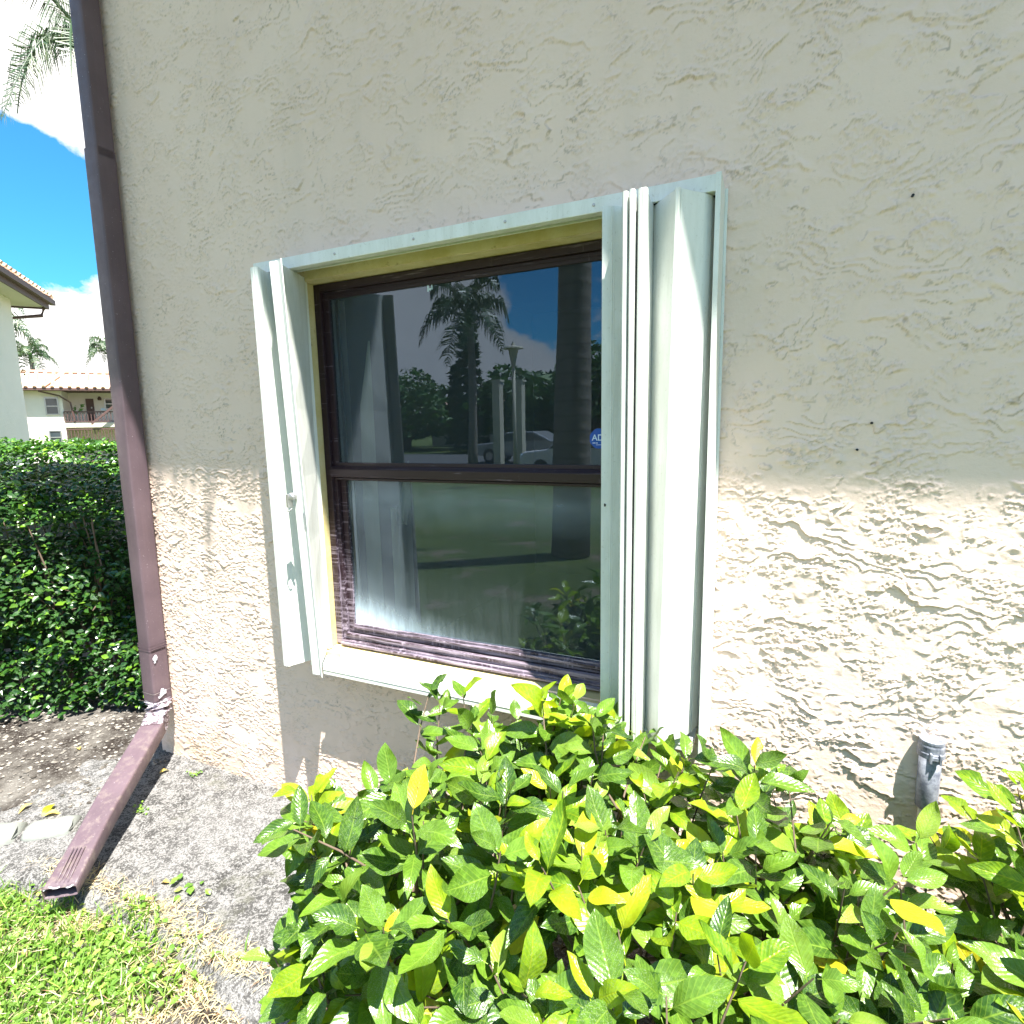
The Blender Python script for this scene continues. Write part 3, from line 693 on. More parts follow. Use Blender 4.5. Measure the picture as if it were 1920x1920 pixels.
# the thumb lock on the left stack
lk = MB()
Mx = Matrix.Translation((-1.455, Y(.212), CZ-.212))@Matrix.Rotation(math.pi/2, 4, 'X')
lk.lathe([(.012, -.010), (.0125, .004), (.010, .009), (.004, .011)], 14, Mx)
lo = lk.obj('lock', M_STEEL, sh, smooth=False)
lk = MB(); lk.box(-1.470, -1.462, Y(.226), Y(.202), CZ-.250, CZ-.205); lk.box(-1.462, -1.437, Y(.224), Y(.216), CZ-.222, CZ-.212)
lk.tube([(-1.466, Y(.226), CZ-.25), (-1.463, Y(.232), CZ-.258), (-1.453, Y(.232), CZ-.260), (-1.448, Y(.224), CZ-.252)], .0028, 6)
o = lk.obj('lock_hook', M_STEEL, None, bevel=.001); o.parent = lo
# printed maker's strip below it
def _print(g, bs, tc, out):
    P = g.n('ShaderNodeNewGeometry').outputs['Position']
    n = g.noise(g.mapping(P, (700, 1, 240)), 1.0, 2, 0.6); g.link(g.mix(g.ramp(n, [(.46, 0.), (.52, 1.)]), (.30, .36, .40), (.62, .68, .70)), bs.inputs['Base Color'])
M_PRINT = pmat('faded_print', _print, rough=0.5)
m = MB()
xa, pa, xb, pb2 = -1.432, .1925, -1.4165, .2035
zt_, zb_ = CZ-.268, CZ-.330
nrm = Vector((pb2-pa, 0)); 
m.add([(xa, Y(pa+.002), zb_), (xb, Y(pb2+.002), zb_), (xb-.001, Y(pb2+.002), zt_), (xa-.001, Y(pa+.002), zt_)], [(0, 1, 2, 3)])
m.obj('maker_label', M_PRINT, sh)
m = MB(); m.box(-1.56, -1.475, Y(.085), Y(.012), CZ-.872, CZ-.860); m.obj('end_bracket', M_ALUM, sh, bevel=.001)

# ------------------------------------------------------------------ downspout
ds = thing('downspout', 'brown metal downspout on the corner with crimped elbow and dented outlet', 'downspout', (-2.5, D-.1, 0))
def sect(w, d, r=0.008, rib=True):
    """rounded rectangular section, front face ribbed"""
    pts = []
    for cx, cy, a0 in ((w/2-r, d/2-r, 0), (-w/2+r, d/2-r, 90), (-w/2+r, -d/2+r, 180), (w/2-r, -d/2+r, 270)):
        for a in (0, 30, 60, 90): pts.append((cx+r*math.cos(R_(a0+a)), cy+r*math.sin(R_(a0+a))))
    return pts
def sweep(path, frames, sects):
    mb = MB(); n = len(sects[0]); vs = []
    for p, (a, b), sc in zip(path, frames, sects):
        p = Vector(p); vs += [p+a*u+b*v for u, v in sc]
    k = len(path)
    fs = [(i*n+j, i*n+(j+1) % n, (i+1)*n+(j+1) % n, (i+1)*n+j) for i in range(k-1) for j in range(n)]
    mb.add(vs, fs); return mb
def xlean(z): return -2.508+(z-(CZ-1.1))/2.75*0.050
W1, D1 = 0.078, 0.080
AX = (Vector((1, 0, 0)), Vector((0, 1, 0)))
def pipe_piece(z0, z1, w, d, name='pipe', mat=M_DSP):
    path = [(xlean(z)-w/2, Y(.060), z) for z in np.linspace(z0, z1, 9)]
    o = sweep(path, [AX]*9, [sect(w, d)]*9).obj(name, mat, ds, smooth=False)
    o.modifiers.new('s', 'EDGE_SPLIT').split_angle = R_(35); o.data.shade_smooth(); return o
ZJ = CZ+1.125; ZS = CZ-.955
pipe_piece(ZJ-0.03, EZ-0.05, W1-.005, D1-.005)
pipe_piece(ZS-0.02, ZJ, W1, D1)
pipe_piece(CZ-1.205, ZS, W1+.003, D1+.003)
def strap(z, h=.007, g_=.004, name='strap', mat=M_DSP):
    path = [(xlean(zz)-W1/2, Y(.060), zz) for zz in (z-h/2, z+h/2)]
    sweep(path, [AX]*2, [sect(W1+.006+g_, D1+.006+g_)]*2).obj(name, mat, ds)
for zz in (ZS+.022, ZS+.010, ZS-.002): strap(zz, .005, .002)
strap(CZ-1.165, .0022, .003, 'wire_tie', M_STEEL)
m = MB()                                                      # loose white flakes of sealant
for (xo, zz, s) in ((.0, ZS-.035, .014), (.004, ZS-.05, .009), (.016, CZ-1.168, .012), (.024, CZ-1.175, .010), (.008, CZ-1.18, .008)):
    for k in range(5):
        c = Vector((xlean(zz)+.0035, Y(.060)-.022+xo+random.uniform(-.008, .008), zz+random.uniform(-.012, .012)))
        pts = [c+Vector((random.uniform(0, .003), s*.6*math.cos(a), s*.7*math.sin(a)))*random.uniform(.6, 1.1) if False else c+Vector((random.uniform(0, .0025), s*.55*math.cos(a), s*.7*math.sin(a))) for a in np.linspace(0, 2*math.pi, 8)[:-1]]
        m.add(pts, [tuple(range(7))])
m.obj('sealant_flake', M_DSP3, ds)
# elbow
dirh = Vector((0.60, -0.80, 0)).normalized(); drop = -0.16
dout = (dirh+Vector((0, 0, drop))).normalized()
P0 = Vector((xlean(CZ-1.205)-W1/2, Y(.060), CZ-1.205))
side = Vector((-dirh.y, dirh.x, 0))*-1
NA = 48; path = []; fr = []; se = []
ang_end = math.acos(-dout.z) if False else (math.pi/2-math.asin(-dout.z))
Rr = 0.115
a_h = Vector((1, 0, 0)); b_h = Vector((0, 1, 0))
for i in range(NA+1):
    t = i/NA; an = ang_end*t
    p = P0+dirh*(Rr*(1-math.cos(an)))+Vector((0, 0, -Rr*math.sin(an)))
    tan = (dirh*math.sin(an)+Vector((0, 0, -math.cos(an)))).normalized()
    # section axes turn from wall-aligned to path-aligned
    w = min(1, t*1.6)
    s0 = Vector((1, 0, 0)); s1 = side
    sa = (s0*(1-w)+s1*w); sa = (sa-tan*sa.dot(tan)).normalized(); sb = sa.cross(tan)*1
    if sb.dot(Vector((0, 1, 0))*(1-w)+Vector((0, 0, -1))*w) < 0: sb = -sb
    k = 1+(.060*math.cos(i*math.pi/2) if 1 < i < NA-1 else 0)
    path.append(p); fr.append((sa, sb)); se.append(sect((W1+.006)*k, (D1+.004-.014*t)*k))
el = sweep(path, fr, se).obj('elbow', M_DSP2, ds)
# outlet leg
P1 = path[-1]; L = 0.80
path = []; fr = []; se = []
sa, sb = fr[-1] if fr else (side, Vector((0, 0, -1)))
sa = side; sb = Vector((0, 0, -1)); sb = (sb-dout*sb.dot(dout)).normalized()
for i in range(25):
    t = i/24; p = P1-dout*.02+dout*(L*t)
    w, d = .092, .066
    sc = [list(q) for q in sect(w, d, .009)]
    if t > .55:                                               # dents and flattened mouth
        k = (t-.55)/.45
        for q in sc:
            if q[0] > .02 and q[1] < 0: q[1] += .010*math.sin(k*3.1)*1.0
    if t > .93:
        for q in sc:
            if q[1] < 0: q[1] += .010*(t-.93)/.07*math.cos(q[0]*55+.6)
    if t > .62:
        for q in sc: q[1] = q[1]*(1-.42*((t-.62)/.38)**1.5)+.012*((t-.62)/.38)**1.5; q[0] *= 1+.07*((t-.62)/.38)
    path.append(p); fr.append((sa, sb)); se.append([tuple(q) for q in sc])
lg = sweep(path, fr, se).obj('outlet_pipe', M_DSP, ds)
lg.modifiers.new('s', 'EDGE_SPLIT').split_angle = R_(35); lg.data.shade_smooth()
so = lg.modifiers.new('t', 'SOLIDIFY'); so.thickness = .0014; so.offset = -1
for k in range(4):                                            # stamped ribs near the mouth
    a = P1+dout*(L-.16)+sa*(-.018+k*.0115)-sb*.0245; b = P1+dout*(L-.035)+sa*(-.020+k*.012)-sb*.0095
    m = MB(); m.tube([a, a*.5+b*.5-sb*.001, b], [.001, .003, .0026], 6); m.obj('stamped_rib', M_DSP, ds, smooth=True)
m = MB(); e = P1+dout*(L-.022)
lip = [e+sa*x-sb*(.0085+.004*math.sin(x*90))+dout*(.004*math.sin(x*150)) for x in np.linspace(-.042, .044, 12)]
m.tube(lip, .0022, 5); m.obj('bent_lip', M_DSP3, ds)

# ------------------------------------------------------------------ grey pipe stub on the wall
pv = thing('conduit_stub', 'grey plastic pipe stub with clamp ring standing against the sunlit stucco', 'pipe', (.385, D-.03, 0))
c = Vector((.374, Y(.017), 0)); CP = CZ-.083
m = MB(); m.lathe([(.0205, CP-.865), (.0235, CP-.86), (.0235, CP-.705)], 24, Matrix.Translation((c.x, c.y, 0))); m.obj('pipe', M_PVC, pv, smooth=False).data.shade_smooth()
m = MB(); m.lathe([(.026, CP-.722), (.0275, CP-.718), (.0275, CP-.698), (.026, CP-.694), (.0265, CP-.690), (.0265, CP-.684), (.020, CP-.682), (.012, CP-.683)], 24, Matrix.Translation((c.x, c.y, 0))); m.obj('cap', M_PVC, pv, bevel=.0006)
m = MB()
m.lathe([(.0278, CP-.727), (.0292, CP-.725), (.0292, CP-.714), (.0278, CP-.712)], 24, Matrix.Translation((c.x, c.y, 0)))
for dx in (-.006, .013): m.box(c.x+dx-.0022, c.x+dx+.0022, c.y-.036, c.y-.026, CP-.732, CP-.708)
m.box(c.x-.006, c.x+.013, c.y-.034, c.y-.030, CP-.724, CP-.716)
m.obj('clamp', M_PVC, pv, bevel=.0006)
m = MB(); m.tube([(c.x-.003, c.y, CP-.862), (c.x-.003, c.y+.002, CP-.895), (c.x-.003, c.y+.014, CP-.915), (c.x-.003, D+.02, CP-.92)], .0125, 12); m.obj('riser', M_SOFFIT, pv, smooth=True)
for (x, z) in ((.248, CZ+.490), (.202, CZ-.006), (.176, CZ-.069)):
    m = MB(); m.lathe([(.0028, -.004), (.0030, .006)], 8, Matrix.Translation((x, D-.004, z))@Matrix.Rotation(math.pi/2, 4, 'X')); o = m.obj('nail_hole', M_DARK, bld)

# ================================================================== ground
def grid_sheet(x0, x1, y0, y1, st, zf, mat, name, kind='structure', mask=None):
    xs = np.arange(x0, x1+st/2, st); ys = np.arange(y0, y1+st/2, st); X, Y_ = np.meshgrid(xs, ys); Z = zf(X, Y_)
    me = bpy.data.meshes.new(name); nv = X.size
    me.vertices.add(nv); me.vertices.foreach_set('co', np.stack([X, Y_, Z], -1).astype(np.float32).ravel())
    idx = np.arange(nv).reshape(X.shape); q = np.stack([idx[:-1, :-1], idx[:-1, 1:], idx[1:, 1:], idx[1:, :-1]], -1).reshape(-1, 4)
    if mask is not None:
        cx = (X[:-1, :-1]+X[1:, 1:])/2; cy = (Y_[:-1, :-1]+Y_[1:, 1:])/2; q = q[mask(cx, cy).ravel()]
    me.loops.add(q.size); me.loops.foreach_set('vertex_index', q.ravel().astype(np.int32)); me.polygons.add(len(q)); me.polygons.foreach_set('loop_start', np.arange(0, q.size, 4, dtype=np.int32))
    me.update(calc_edges=True); me.shade_smooth(); me.materials.append(mat)
    o = bpy.data.objects.new(name, me); COL.objects.link(o); o['kind'] = kind; return o
LZ = -0.075
m = MB(); m.add([(-500, -500, LZ-.02), (500, -500, LZ-.02), (500, 500, LZ-.02), (-500, 500, LZ-.02)], [(0, 1, 2, 3)]); tag(m.obj('ground', M_LAWN), kind='structure')
def edge_y(X):                      # outer edge of the concrete apron
    return 0.90+0.05*np.sin(X*3.1+.6)+0.17*sstep(-1.7, -1.15, X)*0-0.06*sstep(-2.2, -2.9, X)
def slab_z(X, Y_):
    z = -0.004+fbm(X*3, Y_*3, 3, off=4)*0.006+fbm(X*40, Y_*40, 3, 0.6, off=9)*0.0030
    nn = fbm(X*7, Y_*7, 4, 0.6, off=14)
    return z-0.085*sstep(0.02, -0.10, Y_-edge_y(X)-nn*0.05)-0.05*sstep(-2.72, -3.12, X+nn*.28)
grid_sheet(-3.25, 1.6, 0.62, 1.72, 0.008, slab_z, M_CONC, 'concrete_apron')
def soil_z(X, Y_):
    return LZ+0.022+fbm(X*4, Y_*4, 3, off=2)*0.010+fbm(X*35, Y_*35, 3, 0.6, off=19)*0.006+0.040*sstep(0.9, 1.3, Y_)*sstep(-2.4, -2.8, X)
grid_sheet(-6.8, 1.6, 0.20, 0.95, 0.016, lambda X, Y_: soil_z(X, Y_), M_SOIL, 'bare_soil')
grid_sheet(-6.8, -2.60, 0.95, 4.4, 0.020, soil_z, M_SOIL, 'planting_bed')

def inst_mb(mb, base, M):
    vs, fs, uvs = base
    mb.add([M@v for v in vs], fs, uvs)
def rand_dir(): 
    a = random.uniform(0, 2*math.pi); return Vector((math.cos(a), math.sin(a), 0))
# lawn: broad-leaved ground cover, grass blades and straw
def small_leaf(n=5, w=.5):
    vs = [Vector((0, 0, 0)), Vector((-w*.8, .45, .12)), Vector((0, .5, 0.03)), Vector((w*.8, .45, .12)), Vector((-w*.45, .85, .05)), Vector((w*.45, .85, .05)), Vector((0, 1.05, -.03))]
    return vs, [(0, 2, 1), (0, 3, 2), (1, 2, 6, 4), (2, 3, 5, 6)], [(.5+v.x*.5, v.y) for v in vs]
SL = small_leaf()
def lawn_density(x, y):
    e = 0.90+0.05*math.sin(x*3.1+.6)
    d = e-y                                   # distance outwards from the slab
    n = mnoise.noise(Vector((x*3.1, y*3.1, 1.7)))+.5*mnoise.noise(Vector((x*8, y*8, 4.7)))
    k = max(0, min(1, (d+.02+n*.16)/.16))
    right = max(0, min(1, (-1.38+n*.13-.25*(0.9-y)-x)/.20))
    return k*right*(0.55+.45*(n > -.35)), n
clo, gra, stw = MB(), MB(), MB()
cnt = 0
while cnt < 34000:
    x = random.uniform(-3.0, -0.85); y = random.uniform(0.05, 1.12); dn, n = lawn_density(x, y)
    cnt += 1
    zg = float(soil_z(np.array(x), np.array(y))) if y < .93 else float(slab_z(np.array(x), np.array(y)))
    r = random.random()
    if random.random() < dn:
        if r < .42 and n > -.30:
            s = random.uniform(.010, .026)
            Mx = Matrix.Translation((x, y, zg+random.uniform(.004, .045)))@Matrix.Rotation(random.uniform(0, 6.28), 4, 'Z')@Matrix.Rotation(random.uniform(-.7, .5), 4, 'X')@Matrix.Scale(s, 4)
            inst_mb(clo, SL, Mx)
        else:
            h = random.uniform(.03, .085); d = rand_dir()*random.uniform(.2, 1)*h; w = rand_dir()*random.uniform(.0012, .0026)
            b = Vector((x, y, zg-.004)); t = b+Vector((0, 0, h))+d; mdl = b+Vector((0, 0, h*.6))+d*.35
            gra.add([b-w, b+w, mdl+w, mdl-w, t], [(0, 1, 2, 3), (3, 2, 4)])
        if random.random() < .30-.5*n:
            l = random.uniform(.02, .05); d = rand_dir()*l; d.z = random.uniform(.0, .012); w = rand_dir()*.0013; b = Vector((x, y, zg+random.uniform(.012, .045)))
            stw.add([b-w, b+w, b+d*.5+w, b+d*.5-w, b+d], [(0, 1, 2, 3), (3, 2, 4)])
    elif dn > .0 or (random.random() < .30 and y < edge_y(x)+.07 and x < -.9):
        for _ in range(2):
            l = random.uniform(.015, .05); d = rand_dir()*l; d.z = random.uniform(-.002, .012); w = rand_dir()*.0012
            b = Vector((x+random.uniform(-.02, .02), y+random.uniform(-.02, .02), zg+random.uniform(.002, .012)))
            stw.add([b-w, b+w, b+d*.5+w+Vector((0, 0, .004)), b+d*.5-w+Vector((0, 0, .004)), b+d], [(0, 1, 2, 3), (3, 2, 4)])
tag(clo.obj('ground_cover_leaves', M_CLOVER), 'bright green broad-leaved weeds filling the lawn corner', 'ground cover', kind='stuff')
tag(gra.obj('grass', M_CLOVER), 'thin green grass blades among the weeds', 'grass', kind='stuff')
tag(stw.obj('dry_grass', M_STRAW), 'dry straw coloured grass along the edge of the concrete', 'dry grass', kind='stuff')
# pebbles and bleached litter in the bed past the corner
pb = MB()
for i in range(3400):
    x = random.uniform(-4.6, -2.55); y = random.uniform(.75, 2.6)
    if y < 1.15 and random.random() < .6: continue
    z = float(soil_z(np.array(x), np.array(y)))+.004
    if x > -2.93: z = max(z, float(slab_z(np.array(x), np.array(y)))+.003)
    s = random.uniform(.004, .014)*(1.5 if random.random() < .06 else 1); a = random.uniform(0, 6.28); hgt = random.uniform(.2, .6)*s
    ring_ = [Vector((x+s*math.cos(a+k*1.2566)*random.uniform(.7, 1.1), y+s*math.sin(a+k*1.2566)*random.uniform(.6, 1.0), z)) for k in range(5)]
    pb.add(ring_+[Vector((x, y, z+hgt))], [(k, (k+1) % 5, 5) for k in range(5)])
tag(pb.obj('pebbles', M_PEBBLE), 'bleached pebbles and leaf litter in the bed below the hedge', 'pebbles', kind='stuff')

# ================================================================== broad-leaved shrubs
def leaf_mesh(seed, bite=False, curl=0.25, fold=0.35, wid=0.43, twist=0.0, notch=False):
    r = random.Random(seed); NL = 9; vs = []; uvs = []
    for i in range(NL+1):
        t = i/NL
        w = wid*0.5*(math.sin(math.pi*min(1, t**0.90))**0.82) if 0 < t < 1 else 0
        w = max(w, .0)*1.0+0.004
        bend = -curl*(t*t)*.75+.05*math.sin(t*5+seed); y = t*(1-.10*curl*t)
        for j, s in enumerate((-1, -.52, 0, .52, 1)):
            ww = w
            if bite and j in (3, 4) and .38 < t < .62: ww = w*.45
            if notch and j in (0, 1) and .55 < t < .8: ww = w*.6
            z = bend+fold*(abs(s)**1.4)*ww*1.1+0.020*math.sin(t*11+s*3+seed)*abs(s)
            x = s*ww; an = twist*t; vs.append(Vector((x*math.cos(an)-z*math.sin(an)*.5+.04*math.sin(t*2.4+seed)*1.0, y, z*math.cos(an)+x*math.sin(an))))
            uvs.append((.5+s*.5, t))
    fs = [(i*5+j, i*5+j+1, (i+1)*5+j+1, (i+1)*5+j) for i in range(NL) for j in range(4)]
    # short stalk
    b = len(vs); vs += [Vector((-.008, -.13, -.01)), Vector((.008, -.13, -.01)), Vector((.010, .02, 0)), Vector((-.010, .02, 0))]; uvs += [(.5, 0)]*4; fs.append((b, b+1, b+2, b+3))
    return vs, fs, uvs
VAR = []
for sd, kw in enumerate([dict(), dict(curl=.5, fold=.5), dict(curl=.1, fold=.2, wid=.54), dict(bite=True, curl=.3), dict(curl=.7, fold=.3, wid=.42), dict(twist=.5),
                         dict(notch=True, curl=.2, wid=.52), dict(curl=-.15, fold=.45), dict(twist=-.6, curl=.4), dict(curl=.25, fold=.15, wid=.56)]):
    VAR.append(leaf_mesh(sd, **kw))
VMESH = []
for vi, (vs, fs, uvs) in enumerate(VAR):
    row = []
    for mi, mt in enumerate(M_LEAF):
        mb = MB(); mb.add(vs, fs, uvs); row.append(mb.mesh('leaf_shape', mt, smooth=True))
    VMESH.append(row)
CAMP = Vector((0, 0, CZ))

def shrub(label, region, ntw, loc, seed, nstem=7):
    """region(): random twig tip (point, outward direction, surface weight)"""
    random.seed(seed)
    root = thing('broadleaf_shrub', label, 'shrub', loc, 'glossy broad-leaved shrubs along the wall')
    leaves = []; twigs = MB(); stems = []
    bases = [Vector((loc[0]+random.uniform(-.5, .5)*region.wx, loc[1]+random.uniform(-.5, .5)*region.wy, 0)) for _ in range(nstem)]
    hubs = []
    for b in bases:
        top = b+Vector((random.uniform(-.12, .12), random.uniform(-.12, .12), region.h*random.uniform(.45, .62)))
        midp = (b+top)/2+Vector((random.uniform(-.05, .05), random.uniform(-.05, .05), 0))
        mb = MB(); mb.tube([b-Vector((0, 0, .05)), midp, top], [.014, .011, .007], 7); mb.obj('branch', M_BARK, root, smooth=True)
        hubs += [midp, top]
    for k in range(ntw):
        tip, out, depth = region()
        hub = min(hubs, key=lambda h: (h-tip).length*random.uniform(.8, 1.4))
        L = random.uniform(.14, .24)
        d = (out*random.uniform(.5, 1.0)+Vector((0, 0, random.uniform(.35, .9)))+rand_dir()*.35).normalized()
        st = tip-d*L
        mid = st+d*L*.5+rand_dir()*.008
        twigs.tube([hub*.55+st*.45+rand_dir()*.03, st, mid, tip], [.0042, .003, .0022, .0013], 5, cap=False)
        nl = random.randint(6, 10); ph = random.uniform(0, 6.28)
        young = random.random() < .32 if depth > .5 else random.random() < .08
        for j in range(nl):
            t = 1-(j/nl)**1.15*.92; base = st+(tip-st)*t if t > .0 else st
            ph += 2.4+random.uniform(-.35, .35)
            a = d.orthogonal().normalized(); b = d.cross(a); rad = a*math.cos(ph)+b*math.sin(ph)
            op = .78+.62*(j/nl)+random.uniform(-.2, .25)                       # opening angle grows downwards
            ld = (d*math.cos(op)+rad*math.sin(op)).normalized()
            s = random.uniform(.066, .112)*(.60+.40*min(1, (j+1)/3))
            if random.random() < .06: s *= 1.2
            # blade normal: leaves turn their upper face to the light
            up = (Vector((0.15, -.35, 1))+rad*-.12+rand_dir()*.48).normalized()
            x = ld.cross(up)
            if x.length < .1: continue
            x.normalize(); z = x.cross(ld).normalized()
            M = Matrix((x, ld, z)).transposed().to_4x4()@Matrix.Scale(s, 4); M.translation = base+ld*.012
            q = random.random(); mi = 1 if (young and j < 5 and q < .8) else (2 if q < .018 else (1 if q < .07 else 0))
            leaves.append((M, random.randrange(len(VAR)), mi, s))
    # choose the leaves that show: up to 300 become parts, the rest one mass of foliage
    V_, F_ = [], []; own = []
    for li, (M, vi, mi, s) in enumerate(leaves):
        vs, fs, uvs = VAR[vi]; o = len(V_)
        for a, b, c_ in ((2, 22, 24), (20, 22, 42), (24, 22, 42), (20, 2, 22), (22, 24, 47)):
            pass
        V_ += [M@vs[k] for k in (2, 20, 24, 47, 22)]
        F_ += [(o, o+1, o+4), (o, o+4, o+2), (o+1, o+3, o+4), (o+4, o+3, o+2)]; own += [li]*4
    bvh = BVHTree.FromPolygons(V_, F_)
    score = []
    for li, (M, vi, mi, s) in enumerate(leaves):
        vis = 0
        for k in (4, 0, 1, 2, 3):
            P = V_[li*5+k]*.85+V_[li*5+4]*.15; dv = P-CAMP; dist = dv.length; hit = bvh.ray_cast(CAMP, dv/dist, dist-.004)
            if hit[0] is None or own[hit[2]] == li: vis += 1
        cam_c = Vector((RM.T@np.array(V_[li*5+4]-CAMP)).tolist()); inside = cam_c.z > .05 and abs(cam_c.x/cam_c.z) < .93 and abs(cam_c.y/cam_c.z) < .93
        score.append((vis*s/max(.2, cam_c.z) if inside else 0, li))
    score.sort(reverse=True); chosen = set(li for sc, li in score[:296] if sc > 0.0)
    masses = [MB(), MB(), MB()]
    for li, (M, vi, mi, s) in enumerate(leaves):
        if li in chosen: link_mesh('leaf', VMESH[vi][mi], M, root)
        else:
            vs, fs, uvs = VAR[vi]; masses[mi].add([M@v for v in vs], fs, uvs)
    # one object, three leaf materials
    allm = MB(); mids = []
    for mi, mb in enumerate(masses):
        allm.add(mb.v, mb.f, mb.uv); mids += [mi]*len(mb.f)
    me = allm.mesh('foliage', None, smooth=True)
    for mt in M_LEAF: me.materials.append(mt)
    me.polygons.foreach_set('material_index', np.array(mids, dtype=np.int32)); me.update()
    o = bpy.data.objects.new('foliage', me); COL.objects.link(o); adopt(o, root); o['kind'] = 'stuff'
    o = twigs.obj('twigs', M_BARK, root, smooth=True); o['kind'] = 'stuff'
    return root
class Reg:
    def __init__(s, x0, x1, y0, y1, h, hf=None): s.x0, s.x1, s.y0, s.y1, s.h = x0, x1, y0, y1, h; s.wx = (x1-x0)*.7; s.wy = (y1-y0)*.5; s.hf = hf
    def __call__(s):
        cx, cy = (s.x0+s.x1)/2, (s.y0+s.y1)/2; ax, ay = (s.x1-s.x0)/2, (s.y1-s.y0)/2
        while True:
            u = random.uniform(-1, 1); v = random.uniform(-1, 1); w = random.random()
            e = (abs(u)**3.2+abs(v)**2.6)
            if e > 1: continue
            x, y = cx+u*ax, cy+v*ay
            top = s.h*(1-.30*max(0, e-.25)**1.5)+mnoise.noise(Vector((x*4.2, y*4.2, 3.1)))*.085
            if s.hf: top += s.hf(x, y)
            side = random.random() < .42
            if side:
                k = (1/max(e, .02))**.36; k = min(k, 1/max(abs(u), abs(v), 1e-3)); z = top*random.uniform(.22, .96)
                x, y = cx+u*ax*k*random.uniform(.86, 1), cy+v*ay*k*random.uniform(.86, 1)
                out = Vector((u*ay, v*ax, .25)).normalized(); return Vector((x, y, z)), out, .8
            dz = (random.random()**2)*.30; z = top-dz
            out = Vector((u*.35, v*.35, 1)).normalized(); return Vector((x, y, z)), out, 1-dz*3
RA = Reg(-.99, .28, .62, 1.42, .785, lambda x, y: .045*math.exp(-((x+.50)/.15)**2)-.12*max(0, -.62-x)/.3)
RB = Reg(.27, 1.15, .96, 1.48, .80)
RC = Reg(.10, .95, .55, 1.06, .68)
shrub('largest broad-leaved bush, rising in front of the window sill with yellow-green new leaves', RA, 300, (-.36, 1.05, 0), 5, 9)
shrub('broad-leaved bush at the right edge, just past the grey pipe stub', RB, 115, (.75, 1.26, 0), 6, 5)
shrub('broad-leaved bush low in the right corner, in front of the one by the pipe', RC, 150, (.56, .75, 0), 8, 5)

# ================================================================== hedges (small ficus leaves)
def oval(seed):
    r = random.Random(seed); w = .30
    vs = [Vector((0, 0, 0)), Vector((-w, .3, .07)), Vector((w, .3, .07)), Vector((0, .5, .0)), Vector((-w*.85, .68, .05)), Vector((w*.85, .68, .05)), Vector((0, 1.08, -.12))]
    return vs, [(0, 3, 1), (0, 2, 3), (1, 3, 6, 4), (3, 2, 5, 6)], [(.5+v.x, v.y) for v in vs]
OV_ = oval(1)
def hedge(label, p0, p1, depth, h, nleaf, s0, s1, seed, name='hedge', core=True, ntw=40, mat=None):
    random.seed(seed)
    p0 = Vector((*p0, 0)); p1 = Vector((*p1, 0)); ax = (p1-p0).normalized(); back = Vector((-ax.y, ax.x, 0)); Ln = (p1-p0).length
    root = thing(name, label, 'hedge', tuple((p0+p1)/2+back*depth/2), 'clipped hedges past the corner')
    mb = MB()
    for i in range(nleaf):
        r = random.random(); a = random.uniform(0, Ln); inn = abs(random.gauss(0, .05))+random.uniform(0, .02)
        if r < .62: b = inn; z = h*random.uniform(.012, 1)**.95; nrm = -back                      # front
        elif r < .84: b = random.uniform(0, depth); z = h-inn; nrm = Vector((0, 0, 1))           # top
        elif r < .95: a = Ln-inn; b = random.uniform(0, depth); z = h*random.uniform(.06, 1); nrm = ax
        else: a = inn; b = random.uniform(0, depth); z = h*random.uniform(.06, 1); nrm = -ax
        rr = .17*(mnoise.noise(Vector((a*2.2, b*2+seed, z*2.6)))+.4*mnoise.noise(Vector((a*6, b*5, z*6))))
        edge = .10*max(0, (z/h-.8)/.2)**2 if r < .62 else 0
        low = -.13*max(0, 1-z/(h*.45))-.03 if r < .62 else 0
        p = p0+ax*a+back*(b+edge+low)+Vector((0, 0, z))+nrm*rr
        ld = (nrm*.5+rand_dir()*.8+Vector((0, 0, random.uniform(-.7, .5)))).normalized(); up = (nrm*.6+Vector((0, 0, .8))+rand_dir()*.4).normalized()
        x = ld.cross(up)
        if x.length < .1: continue
        x.normalize(); zz = x.cross(ld); s = random.uniform(s0, s1)
        M = Matrix((x, ld, zz)).transposed().to_4x4()@Matrix.Scale(s, 4); M.translation = p
        inst_mb(mb, OV_, M)
    o = mb.obj('foliage', mat or M_HEDGE, root); o['kind'] = 'stuff'
    tw = MB()
    for i in range(ntw):
        a = random.uniform(.05, Ln-.05); b = depth*random.uniform(.15, .5); bs = p0+ax*a+back*b
        pts = [bs]; 
        for k in range(4): pts.append(pts[-1]+Vector((random.uniform(-.09, .09), random.uniform(-.09, .09), h*.21))-back*random.uniform(0, .06))
        tw.tube(pts, [.012, .009, .007, .005, .003], 5)
        q = pts[2]; e = q-back*random.uniform(.15, .32)+Vector((random.uniform(-.15, .15), 0, random.uniform(-.1, .2))); tw.tube([q, (q+e)/2+Vector((0, 0, .02)), e], [.005, .004, .002], 4)
    o = tw.obj('twigs', M_BARK, root); o['kind'] = 'stuff'
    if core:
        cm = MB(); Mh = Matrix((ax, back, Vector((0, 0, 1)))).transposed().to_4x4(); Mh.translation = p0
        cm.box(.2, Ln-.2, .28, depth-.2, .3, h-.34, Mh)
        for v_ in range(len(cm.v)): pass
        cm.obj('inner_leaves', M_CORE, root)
    return root
hedge('tall dark ficus hedge in the shade just past the downspout', (-4.6, .70), (-3.02, 2.16), 1.1, 1.28, 19000, .028, .048, 21, mat=M_HEDGE_SHADE)
hedge('bright sunlit hedge top behind the dark shaded hedge', (-11.5, 3.2), (-8.3, 4.95), 1.3, 1.42, 17000, .045, .075, 22, ntw=20)

